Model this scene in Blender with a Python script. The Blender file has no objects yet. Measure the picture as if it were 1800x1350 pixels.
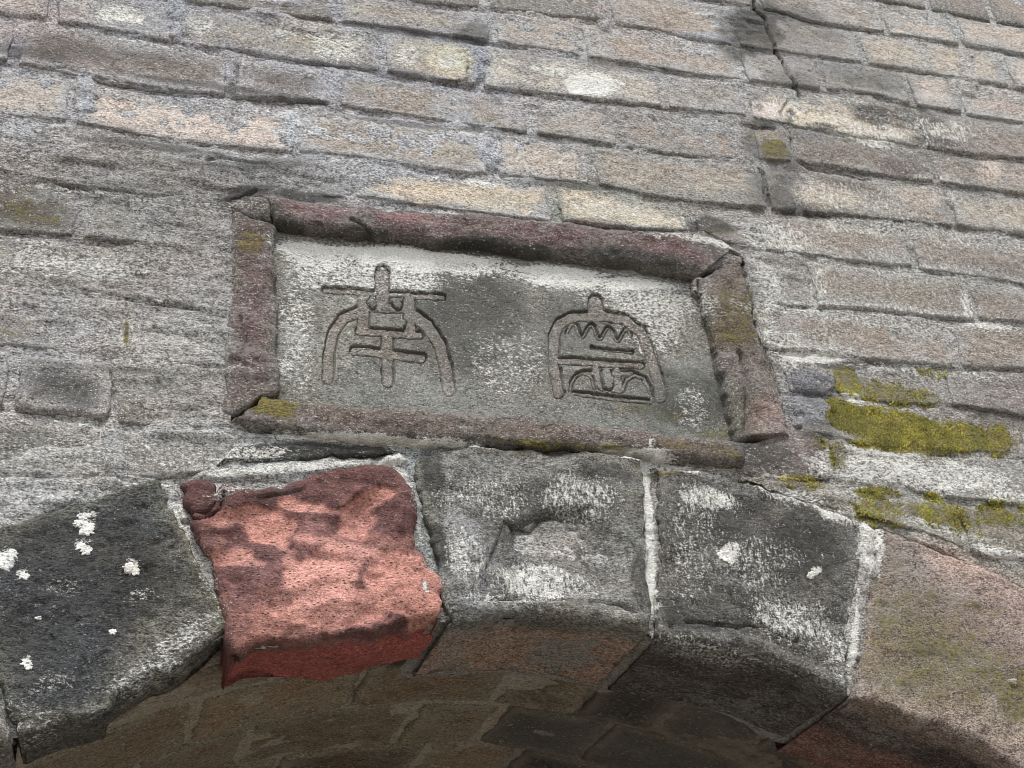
import bpy, math
import numpy as np
from mathutils import Matrix

# ------------------------------------------------------------------ camera
S = bpy.context.scene
F = 2269.416                       # focal length in pixels of an 1800 px wide picture
Zc = np.array([-353., 3525., -F]); Zc /= np.linalg.norm(Zc)
Xc = np.array([7500., -710., -F]); Xc /= np.linalg.norm(Xc)
Yc = np.cross(Zc, Xc)
R = np.array([Xc, Yc, Zc])         # world = R @ camera
CAM = -(R @ np.array([0, 0, -1.])) * 2.0     # two metres from the wall face, which is the plane y = 0
cd = bpy.data.cameras.new('camera'); co = bpy.data.objects.new('camera', cd)
S.collection.objects.link(co); S.camera = co
M4 = Matrix.Identity(4)
for i in range(3):
    for j in range(3):
        M4[i][j] = float(R[i][j])
    M4[i][3] = float(CAM[i])
co.matrix_world = M4
cd.sensor_width = 36.0; cd.lens = 36.0 * F / 1800.0
cd.clip_start = 0.05; cd.clip_end = 300.0

# ------------------------------------------------------------------ world, sun, exposure (overcast daylight)
SUN_EL, SUN_AZ = math.radians(60), math.radians(12)     # azimuth from the wall's outward normal (-y) towards -x
W = bpy.data.worlds.new("World"); S.world = W; W.use_nodes = True
wn = W.node_tree; bg = wn.nodes['Background']
sky = wn.nodes.new('ShaderNodeTexSky'); sky.sky_type = 'NISHITA'; sky.sun_disc = False
sky.sun_elevation = SUN_EL; sky.sun_rotation = math.pi + SUN_AZ
sky.air_density = 1.0; sky.dust_density = 1.5; sky.ozone_density = 1.0
hs = wn.nodes.new('ShaderNodeHueSaturation'); hs.inputs['Saturation'].default_value = .30     # cloud cover: the sky's own blue mostly hidden
wn.links.new(sky.outputs[0], hs.inputs['Color']); wn.links.new(hs.outputs[0], bg.inputs[0]); bg.inputs[1].default_value = 0.085
sd = bpy.data.lights.new('sun', 'SUN'); sd.energy = 1.5; sd.angle = math.radians(17); sd.color = (1.0, 0.965, 0.92)
so = bpy.data.objects.new('sun', sd); S.collection.objects.link(so)
_d = np.array([-math.sin(SUN_AZ) * math.cos(SUN_EL), -math.cos(SUN_AZ) * math.cos(SUN_EL), math.sin(SUN_EL)])
from mathutils import Vector
so.rotation_euler = Vector(_d).to_track_quat('Z', 'Y').to_euler(); so.location = (-1, -4, 5)
S.view_settings.view_transform = 'Standard'; S.view_settings.look = 'None'
S.view_settings.exposure = 1.46; S.view_settings.gamma = 1.0; S.view_settings.use_curve_mapping = False
S.cycles.filter_width = 0.9; S.cycles.max_bounces = 5; S.cycles.diffuse_bounces = 4

# ------------------------------------------------------------------ coordinates
def at(u, v, y=0.0):
    """the point of the plane y seen at picture coordinates (u, v) -> X, Z (arrays allowed)"""
    u = np.asarray(u, float); v = np.asarray(v, float)
    d = np.stack([u - 900, -(v - 675), np.full(u.shape, -F)], -1) @ R.T
    t = (y - CAM[1]) / d[..., 1]
    return np.stack([CAM[0] + d[..., 0] * t, CAM[2] + d[..., 2] * t], -1)
def pic(X, Z):
    """wall-plane point -> survey coordinates (u, v) in which the stains and joints of the wall are listed"""
    q = np.stack([X - CAM[0], np.zeros_like(X) - CAM[1], Z - CAM[2]], -1) @ R
    return 900 + F * q[..., 0] / -q[..., 2], 675 - F * q[..., 1] / -q[..., 2]

# ------------------------------------------------------------------ noise
def _h(i, j, k, s):
    n = (i * 374761393 + j * 668265263 + k * 2147483647 + s * 1274126177) & 0xFFFFFFFF
    n = ((n ^ (n >> 13)) * 1274126177) & 0xFFFFFFFF
    n = ((n ^ (n >> 15)) * 2246822519) & 0xFFFFFFFF
    return ((n ^ (n >> 16)) & 0xFFFFFF) / float(0xFFFFFF)
def noise(P, scale, seed=0):
    p = P * scale + 1000.0 + seed * 17.31
    f = np.floor(p); i = f.astype(np.int64); t = p - f; t = t * t * t * (t * (t * 6 - 15) + 10)
    out = 0
    for dx in (0, 1):
        wx = t[..., 0] if dx else 1 - t[..., 0]
        for dy in (0, 1):
            wy = t[..., 1] if dy else 1 - t[..., 1]
            for dz in (0, 1):
                wz = t[..., 2] if dz else 1 - t[..., 2]
                out = out + wx * wy * wz * _h(i[..., 0] + dx, i[..., 1] + dy, i[..., 2] + dz, seed)
    return out * 2 - 1
def fbm(P, scale, octv=3, seed=0, g=0.5):
    a, s, tot = 1.0, 0, 0
    for o in range(octv):
        s = s + a * noise(P, scale * 2.03 ** o, seed + o * 7); tot += a; a *= g
    return s / tot
rng = np.random.RandomState(7)
def sstep(a, b, x):
    t = np.clip((x - a) / (b - a), 0, 1); return t * t * (3 - 2 * t)
def segd(u, v, pts):
    """distance to a polyline"""
    d = np.full(np.shape(u), 1e9)
    for (x0, y0), (x1, y1) in zip(pts[:-1], pts[1:]):
        dx, dy = x1 - x0, y1 - y0; L = dx * dx + dy * dy + 1e-9
        t = np.clip(((u - x0) * dx + (v - y0) * dy) / L, 0, 1)
        d = np.minimum(d, np.hypot(u - x0 - t * dx, v - y0 - t * dy))
    return d
def lin(c, sat=.70):
    c = np.asarray(c, float) / 255.0; c = c.mean(-1, keepdims=True) * (1 - sat) + c * sat
    return np.where(c < .04045, c / 12.92, ((c + .055) / 1.055) ** 2.4)

# ------------------------------------------------------------------ stains, painted joint light and shade, and growth, listed in survey coordinates
# (u, v, half width, half height, tilt in degrees, strength)
WHITE = [(1420,200,70,24,8,.36),(1540,230,70,18,8,.42),(1660,230,60,24,10,.40),(1480,350,110,30,8,.32),(1640,330,90,26,8,.32),(1380,420,60,26,10,.42),(1600,400,150,16,5,.36),(1440,620,100,16,5,.45),(1600,650,120,12,5,.4),(1720,660,80,14,5,.34),(1560,720,80,10,8,.34),(1700,770,60,20,8,.3),(1350,560,22,80,-12,.42),(1150,385,110,14,7,.36),(1520,820,90,30,5,.42),(150,914,17,18,0,.50),(146,958,15,9,0,.5),(10,982,18,16,0,.5),(40,1008,12,8,0,.5),(232,998,13,12,0,.5),(48,1166,9,9,0,.5),(1281,973,20,15,0,.5),(1429,1009,12,9,0,.5),(250,1050,30,12,0,.26),(110,1040,40,20,0,.22),(90,1210,50,24,-20,.28),(280,80,270,5,11,.36),(230,170,120,5,10,.40),(700,222,110,4,9,.38),(850,236,110,5,5,.45),(1120,262,110,4,6,.36),(130,335,90,4,8,.45),(300,355,120,4,4,.38),(60,425,90,4,6,.4),(180,520,180,5,6,.38),(300,640,150,5,6,.42),(130,742,120,6,4,.5),(1640,120,110,4,10,.34),(1480,175,60,5,8,.4),(690,448,190,13,4,1.3),(980,478,110,10,5,.8),(540,440,60,10,4,.7),(700,455,225,24,5,.6),(560,455,70,26,6,.55),(640,480,170,46,5,.40),(1130,520,120,40,8,.38),(560,475,75,40,5,.42),(1000,490,130,20,6,.62),(1120,500,115,13,6,.62),(1145,503,40,8,6,.8),(1150,560,60,70,15,.34),(520,570,38,120,0,.30),  # thin strips along bed joints: pale mortar with highlights painted in
 (1040,153,58,25,8,.74),(985,128,60,12,8,.55),(205,28,60,20,8,.56),(350,45,34,24,8,.46),(590,82,68,28,8,.50),(715,98,34,24,8,.48),(790,112,34,20,8,.5),(520,55,50,18,8,.4),
 (640,777,170,7,3,.8),(800,785,60,6,6,.6),(500,826,175,9,-5,.6),(690,812,45,9,-18,.7),(715,880,15,70,-14,.6),(742,985,12,35,-12,.35),(1140,950,11,150,-2,.85),(1100,803,80,9,4,.75),(1200,826,90,9,10,.55),
 (1525,955,22,60,-8,.6),(1500,1120,9,100,5,.62),(1460,905,60,16,18,.5),(1350,500,26,60,-15,.45),(1385,610,35,40,0,.42),(1430,627,62,9,3,.75),(1500,700,26,9,8,.75),(1480,745,26,8,10,.3),
 (1560,792,95,11,7,.58),(1650,835,190,34,6,.52),(1780,880,60,26,10,.5),(1530,870,50,12,10,.5),(1640,925,150,10,14,.5),(1760,975,60,12,15,.55),
 (1580,560,280,22,4,.36),(1740,572,70,8,4,.55),(1560,470,200,20,5,.32),(1700,420,140,24,4,.32),(1520,395,120,20,4,.36),(1590,420,200,200,0,.19),(1600,240,200,80,8,.24),(1700,540,14,40,-10,.45),(1440,540,80,10,4,.45),
 (1540,250,60,13,8,.5),(1440,330,45,22,20,.38),(1600,340,120,25,8,.28),(1400,430,90,30,8,.30),(1650,225,70,14,8,.40),(1380,190,60,22,5,.40),
 (100,465,150,36,6,.40),(240,470,30,20,6,.3),(120,800,140,45,0,.30),(300,800,90,35,0,.30),(420,800,90,14,0,.40),(250,780,50,12,0,.34),(430,870,60,12,-10,.42),(330,840,50,8,0,.4),
 (925,1025,80,40,5,.50),(1010,1040,60,18,5,.3),(815,985,36,75,-5,.36),(880,1060,90,12,2,.36),(1390,1095,95,48,20,.32),(1215,960,50,95,5,.20),(1330,1000,80,60,20,.20),(1480,1160,40,60,20,.30),(1250,1150,100,14,12,.25),(860,880,100,45,5,.27),(1010,880,80,45,5,.33),
 (1440,500,20,40,0,.35),(1330,420,40,20,20,.45),(890,640,60,60,0,.22),(1215,720,30,40,0,.26),(330,1120,90,26,-35,.44),(250,1190,90,22,-22,.40),(360,1010,14,110,-22,.35),(60,1270,60,30,30,.25),(20,1290,25,40,0,.40),(1240,880,60,20,15,.4),(1400,880,90,20,15,.36),
 (842,322,35,9,6,.55),(850,300,14,16,0,.3),(1000,1030,50,20,5,.36),(900,355,60,14,8,.34),(1080,372,90,20,8,.40),(1440,600,40,30,0,.3),(1230,430,100,10,8,.40),(700,1080,30,20,0,.0),(742,1040,6,14,-20,.9)]
DARK = [(1330,40,60,46,-10,.62),(1300,85,44,34,-20,.5),(1400,30,70,26,8,.42),(1460,60,60,20,10,.36),(1390,140,60,18,8,.42),(1560,150,60,22,12,.36),(1545,196,60,16,10,.62),(1640,250,60,16,10,.52),(1500,330,100,14,14,.4),(1590,300,60,30,10,.42),(1370,345,30,36,0,.5),(1430,372,80,8,6,.5),(1700,300,70,24,10,.36),(1600,390,100,10,6,.45),(1750,470,80,20,6,.34),(1342,216,44,7,8,.6),(1390,203,10,18,10,.6),(1445,222,40,7,8,.55),(1600,214,46,14,8,.5),(1330,180,16,26,0,.4),(1520,200,30,14,8,.5),(1355,240,30,10,0,.35),(1390,70,110,90,10,.30),(1530,130,80,30,8,.3),(1000,560,80,60,0,.2),(800,600,100,60,0,.22),(1570,300,230,120,8,.26),(1600,470,210,90,5,.22),(1292,62,40,55,-8,.42),(1345,60,40,40,0,.5),(1480,130,90,26,8,.34),(1600,205,90,26,8,.5),(1430,240,60,20,10,.36),(1690,330,60,30,8,.34),(1330,250,30,40,0,.4),(60,95,90,14,8,.45),(250,100,80,10,8,.34),(280,200,20,10,0,.2),(640,120,110,9,8,.42),(700,55,120,9,8,.42),(1120,120,120,9,8,.42),(900,235,160,8,6,.42),(1010,325,120,8,5,.42),(700,215,120,7,7,.42),(380,155,200,8,8,.45),(120,330,120,12,5,.36),(200,650,200,8,4,.36),(60,620,60,30,0,.22),(1060,840,60,22,5,.4),(1700,520,120,8,5,.34),(1500,380,100,8,5,.42),(1305,55,34,50,-12,.30),(1330,20,60,30,0,.42),(1560,212,75,22,8,.5),(1250,398,42,18,8,.6),(560,793,140,15,2,.66),(450,800,60,14,0,.4),(830,560,120,90,5,.30),(830,60,40,24,8,.5),(120,85,120,20,8,.36),(500,138,70,20,8,.32),  # thin bands along bed joints paint in the shade under the bricks
 (1640,275,110,26,8,.36),(1430,365,90,9,5,.46),(1380,300,40,40,0,.42),(1340,330,30,50,15,.36),(1500,640,90,12,4,.58),(1600,650,80,8,4,.5),(1470,160,60,14,10,.28),(1690,250,50,30,10,.32),
 (60,375,95,34,5,.34),(110,690,95,34,8,.30),(90,900,80,14,-15,.26),(1395,975,85,60,15,.50),(1250,930,90,45,10,.30),(1210,1080,60,50,0,.30),(960,880,90,40,8,.36),(950,930,60,25,10,.34),(760,850,22,70,-8,.5),(770,970,16,45,-10,.5),
 (1440,760,40,25,10,.4),(860,440,120,12,5,.55),(1110,458,90,14,8,.42),(500,402,40,10,6,.45),(650,412,40,8,6,.5),(1340,800,70,30,8,.36),(1200,700,90,60,8,.30),(560,575,10,30,0,.2),(470,290,100,16,-6,.42),(440,340,60,16,-15,.55),(540,345,80,10,5,.55),(700,780,60,8,0,.4),(950,795,100,8,5,.5),(160,1010,160,120,0,.40),(60,1130,90,110,0,.38),  # top rail entries: dark growth plus painted shade on its underside
 (1430,700,40,25,20,.35),(1760,735,60,18,8,.35),(1550,265,120,20,8,.3),(480,880,60,10,-10,.4),(1750,640,70,12,5,.25),(250,330,120,10,6,.3),(300,262,140,9,9,.45),(200,248,80,8,8,.4),(340,290,60,8,8,.35),(1060,900,50,40,0,.3),(1120,1010,18,60,0,.4)]
MOSS = [(1560,748,115,30,9,1.0),(1665,765,110,26,5,.78),(1490,670,30,24,30,.62),(1560,690,95,22,10,.52),(1640,655,30,8,8,.5),(1600,785,110,12,4,.75),(1750,775,30,32,10,.62),(1480,715,30,14,25,.75),(1475,800,18,24,0,.5),
 (1545,868,40,12,5,.75),(1640,873,20,7,5,.7),(1650,905,75,26,10,.55),(1760,905,50,24,5,.58),(1550,900,55,26,12,.5),(1690,935,40,12,15,.38),(1410,850,40,14,10,.45),(1440,780,22,12,0,.35),
 (438,432,34,28,0,.42),(478,722,44,22,15,.66),(500,712,28,6,20,.8),(60,375,90,30,5,.36),(1290,560,36,80,-12,.30),(1330,530,14,60,-14,.34),(1358,264,28,22,0,.60),(1345,240,40,14,0,.36),(1330,200,24,30,0,.32),(1490,245,25,6,5,.4),(222,585,5,25,3,.72),(25,575,35,20,0,.3),
 (1690,1140,150,100,35,.30),(1610,1150,120,100,10,.30),(1560,1060,50,90,0,.26),(1740,1200,50,30,30,.4),(1780,1230,40,60,30,.48),(1760,1180,50,40,30,.3),(1000,792,150,10,5,.36),(1070,795,40,6,3,.5),(1230,800,80,14,5,.3),(1270,765,70,16,0,.25),(1170,835,35,5,3,.5),(880,800,70,10,5,.3),(1160,730,120,20,8,.22),(1250,408,40,6,0,.35),(395,990,16,60,-20,.25)]
# bare or differently coloured stone: (u, v, half width, half height, tilt, (r, g, b), strength, feather)
TINT = [(1470,210,30,12,8,(216,206,186),.85,.3),(1590,235,28,12,8,(206,192,170),.8,.3),(1740,300,22,22,20,(200,182,164),.7,.4),(1450,345,60,18,8,(196,178,152),.6,.4),(1620,345,50,16,6,(186,168,150),.5,.4),(1130,385,36,12,6,(210,196,166),.8,.3),(1020,372,30,12,6,(206,190,160),.7,.3),(1345,240,26,10,0,(196,186,170),.6,.4),(150,165,12,36,-4,(158,164,174),.9,.3),(512,232,11,34,2,(166,172,180),.9,.3),(862,262,13,40,2,(160,166,176),.9,.3),(842,108,11,36,2,(142,148,160),.9,.3),(590,158,10,30,0,(150,154,164),.85,.3),(404,122,8,26,0,(144,148,156),.85,.3),(314,30,14,36,0,(146,150,160),.8,.4),(1068,30,8,30,0,(150,152,156),.7,.3),(1038,290,7,26,4,(138,142,142),.7,.3),(974,370,10,22,0,(134,142,132),.8,.3),(1250,66,50,7,8,(156,162,172),.8,.3),(200,800,11,60,-8,(158,160,162),.8,.3),(1762,130,7,22,-4,(156,160,164),.7,.3),(1510,95,6,20,0,(150,154,158),.6,.3),(25,95,16,24,0,(146,148,160),.7,.4),(1345,193,30,17,5,(214,198,190),.95,.2),(1420,202,45,20,8,(214,192,158),.9,.3),(1500,225,60,16,8,(205,190,165),.6,.4),(790,108,36,24,5,(205,198,160),.8,.4),
 (540,60,60,25,10,(170,155,130),.4,.6),(60,30,90,40,0,(165,150,145),.4,.5),(1000,20,90,30,0,(175,158,142),.4,.5),(800,560,120,100,0,(100,102,98),.6,.6),(560,600,80,90,0,(140,140,128),.5,.6),
 (1250,720,80,50,10,(92,95,78),.6,.6),(1330,710,60,30,10,(128,100,95),.0,.5),(1350,740,34,36,-10,(156,128,118),.6,.5),(1385,770,50,30,0,(142,128,126),.7,.4),
 (1420,715,50,32,15,(130,132,138),.9,.2),(1420,670,46,22,10,(105,106,116),.8,.3),(815,1000,42,90,-5,(142,144,150),.6,.6),(445,372,42,22,0,(112,108,106),.8,.3),(632,392,30,16,8,(118,112,108),.85,.3),(1255,438,55,22,10,(120,114,112),.85,.4),(1060,400,60,10,5,(120,100,96),.5,.4),(560,378,60,10,5,(138,98,98),.5,.5),(720,390,60,10,6,(150,100,100),.5,.5),(300,600,90,40,5,(168,166,162),.6,.5),(222,585,10,30,3,(175,175,160),.6,.4),
 (1700,1010,120,26,28,(196,165,152),.65,.6),(1740,1100,90,50,30,(150,132,128),.5,.6),(1610,1150,100,100,0,(126,112,86),.7,.6),(1730,1200,100,50,30,(128,112,88),.6,.6),(1740,1080,110,60,28,(160,140,134),.6,.6),(1570,1000,40,60,0,(140,126,114),.5,.6)]
RED = [(440,917,26,14,-15,1.0),(470,940,42,30,10,1.0),(545,905,45,8,10,.9),(510,897,22,9,15,1.0),(640,895,44,14,-22,1.0),(622,925,30,26,-50,1.0),(628,950,14,9,10,.9),(390,925,20,14,-15,.7),(400,990,45,14,-8,.75),
 (555,1030,60,44,-8,1.0),(590,1075,75,32,-5,1.0),(700,1045,65,36,8,1.0),(745,1050,30,50,0,.95),(530,1090,60,14,8,.8),(580,985,30,20,-10,.7),(610,990,26,26,0,.35),(470,1080,30,40,0,.3),(690,1000,50,16,10,.5),(440,1000,26,8,0,.5),(545,965,40,10,12,.45)]
GROOVES = [([(1325,0),(1327,18),(1342,28),(1350,52),(1362,85),(1374,105),(1388,138),(1403,158),(1407,170)],2.6,.024),
 ([(1392,240),(1395,262),(1402,283),(1430,296),(1480,305),(1530,315)],2.6,.008),([(1335,295),(1345,320),(1350,350),(1353,368)],2.6,.008),([(1303,217),(1330,225),(1362,226)],2.5,.008),([(1385,178),(1372,200),(1390,235)],2.2,.006),
 ([(1282,448),(1302,458),(1312,500),(1328,560),(1345,620),(1360,660),(1372,690)],3.0,.016),([(0,935),(60,915),(115,890),(135,882)],2.0,.008),([(362,285),(400,282),(440,287),(468,287),(470,296)],1.8,.006),
 ([(95,318),(130,330),(165,338)],2.0,.006),([(222,345),(226,362),(222,375)],1.5,.004),([(395,560),(340,546),(260,533)],1.5,.004),([(770,143),(800,146),(826,140),(822,120)],2.0,.007),([(1462,785),(1470,820),(1475,850)],2.0,.007),
 ([(1200,1098),(1240,1104),(1290,1108),(1330,1104),(1370,1124),(1400,1130)],2.2,.008),([(885,920),(900,936),(935,933),(950,912),(1010,905),(1035,896)],2.6,.008),([(885,922),(868,965),(848,1010),(852,1036)],2.0,.006),([(790,1070),(860,1062),(960,1058),(1060,1066),(1120,1085)],2.0,.005),
 ([(1530,925),(1580,940),(1640,963),(1720,1000),(1800,1035)],2.4,.010),([(1290,845),(1360,868),(1430,893),(1500,910)],1.8,.005),([(322,918),(352,922),(385,905),(392,880)],3.0,.012),([(405,918),(400,930),(425,928)],1.4,.003),
 ([(405,635),(425,620),(432,590),(420,560)],2.0,.005),([(400,632),(430,642)],2.0,.005),([(615,395),(640,408),(655,420)],2.5,.006),([(380,352),(420,352),(440,342),(450,338)],2.6,.008),([(100,120),(180,140),(230,150),(300,160)],1.6,.004),
 ([(195,645),(200,690),(206,735)],1.5,.005),([(1226,497),(1228,512),(1222,520)],2.6,.010),([(1260,640),(1268,690),(1280,740)],2.0,.006),([(1296,622),(1306,660),(1310,720),(1305,765)],4.0,.006),
 ([(120,1100),(180,1085),(260,1080)],1.4,.002),([(430,890),(520,875),(560,860)],1.8,.005),([(590,960),(560,955),(520,965),(500,985)],1.6,.003)]
DARK = [e[:5] + (min(e[5] * 1.2, .8),) for e in DARK]
WHITE = [e[:5] + (min(e[5] * 1.12, 1.3),) for e in WHITE]
def ell(u, v, e, wob):
    cu, cv, a, b, an = e[:5]; an = math.radians(an)
    du, dv = u - cu, v - cv
    x = (du * math.cos(an) + dv * math.sin(an)) / a; y = (-du * math.sin(an) + dv * math.cos(an)) / b
    return np.sqrt(x * x + y * y) + wob
def marks(u, v, X, Y, Z, base, lst=('w', 'k', 'g', 't')):
    P = np.stack([X, Y, Z], -1)
    n1 = fbm(P, 22, 4, 3); n2 = fbm(P, 30, 4, 41)
    cols = []
    for L, nn in ((WHITE, n1), (DARK, n2), (MOSS, n1 * .7 + n2 * .5)):
        m = np.zeros(u.shape)
        for e in L:
            if e[5] <= 0: continue
            rad = max(e[2], e[3]) * 1.7
            s = (np.abs(u - e[0]) < rad) & (np.abs(v - e[1]) < rad)
            if not s.any(): continue
            d = ell(u[s], v[s], e, nn[s] * .45)
            m[s] = np.maximum(m[s], e[5] * sstep(1.35, .5, d))
        cols.append(m)
    for e in TINT:
        rad = max(e[2], e[3]) * 1.8
        s = (np.abs(u - e[0]) < rad) & (np.abs(v - e[1]) < rad)
        if not s.any(): continue
        w = e[6] * sstep(1 + e[7], 1 - e[7], ell(u[s], v[s], e, n2[s] * .35))
        base[s] = base[s] * (1 - w[:, None]) + lin(e[5]) * w[:, None]
    return base, cols

# ------------------------------------------------------------------ brick and mortar colours (survey of what each brick looks like)
BC = np.array([(45,15,170,160,155),(200,30,160,162,160),(450,80,150,144,136),(600,85,158,154,142),(750,105,160,150,132),(900,130,132,122,108),(1030,150,180,178,170),(1240,170,148,146,143),(1440,130,160,157,153),(1540,150,130,130,130),(1630,160,168,157,150),(1740,190,164,152,146),
 (420,25,148,143,138),(690,30,150,145,138),(820,50,112,107,106),(950,60,168,154,141),(1150,90,168,151,139),(1260,110,160,142,131),(980,20,172,156,142),(1180,25,168,152,139),(1310,50,108,104,103),(1430,80,165,158,152),(1650,100,178,166,150),(1780,120,172,160,150),
 (1480,40,158,152,147),(1600,55,178,162,150),(1740,80,178,162,150),(1700,20,168,163,158),(130,90,118,106,101),(320,110,150,140,134),(490,140,116,104,99),(680,160,150,138,130),(850,180,146,132,117),(1010,210,156,148,142),(1200,235,156,140,129),(1360,195,190,176,160),(1480,200,175,160,142),(1620,215,158,143,128),(1750,240,142,132,126),
 (50,165,178,163,150),(320,215,194,177,169),(450,225,172,157,147),(680,245,152,139,125),(950,275,167,156,146),(1180,310,156,141,125),(1365,260,130,118,92),(1500,270,138,124,119),(1620,300,142,126,120),(1740,310,162,148,140),
 (100,260,112,109,105),(300,300,118,114,109),(420,297,120,118,114),(560,310,118,118,120),(700,335,204,183,150),(800,350,200,180,150),(900,360,190,173,152),(1080,380,200,184,158),(1240,400,128,118,110),(1400,340,170,157,141),(1550,360,166,150,135),(1740,380,168,156,139),
 (50,375,98,92,78),(200,380,124,123,116),(330,400,122,121,120),(1500,430,152,141,132),(1700,460,147,136,130),(100,465,145,145,136),(330,490,130,128,124),(1500,510,141,130,119),(1740,530,137,126,118),
 (100,565,121,118,112),(300,600,145,142,138),(1480,585,147,131,118),(1740,610,142,131,121),(100,690,78,79,82),(300,700,128,126,120),(1550,680,118,112,90),(1720,690,128,120,120),(90,800,112,112,106),(300,810,116,113,105),(1600,750,120,108,66),
 (1550,830,140,140,132),(1700,840,142,142,136),(1600,900,124,116,92),(1750,920,124,118,100),(540,795,84,86,84),(1340,800,122,112,110),(1400,850,112,112,98)], float)
MC = np.array([(20,80,138,142,154),(310,30,138,140,152),(850,120,138,142,154),(130,170,150,152,158),(510,230,160,165,172),(860,260,156,160,172),(590,150,140,144,156),(400,115,135,138,150),(1070,40,145,145,146),(1700,100,150,152,152),(1250,80,150,152,154),
 (1100,240,132,132,132),(1400,300,132,132,134),(1600,280,138,134,130),(200,300,120,118,116),(450,320,112,114,118),(330,400,124,124,124),(200,500,136,134,134),(330,560,132,130,128),(100,620,138,138,142),(200,740,150,150,152),(200,800,150,152,154),(300,700,126,124,118),(345,950,178,178,176),
 (500,825,158,166,168),(700,830,145,155,158),(720,920,128,138,140),(1140,950,150,150,148),(1500,1050,140,138,136),(1400,470,140,140,138),(1600,560,146,144,142),(1400,650,138,138,134),(1700,720,128,124,120),(1600,800,140,138,130),(1650,840,138,138,132),(600,775,140,146,148),(1200,820,128,126,118),(1500,900,140,138,126),(1750,1000,132,130,120),(1060,340,128,134,124)], float)
def idw(T, u, v, p=3):
    out = np.zeros(u.shape + (3,)); w = np.zeros(u.shape)
    for a in T:
        k = 1.0 / (((u - a[0]) ** 2 + ((v - a[1]) * 2.2) ** 2) + 120.0) ** (p / 2)
        out += k[..., None] * lin(a[2:5], .5) * np.array([1.24, 1.22, 1.19]); w += k
    return out / w[..., None]
def brick_colour(u, v):
    d = (BC[:, 0] - u) ** 2 + ((BC[:, 1] - v) * 2.2) ** 2
    return lin(BC[np.argmin(d), 2:5], .52) * np.array([1.035, 1.015, .965])
ALB = 1.0      # survey colours to base colours

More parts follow.
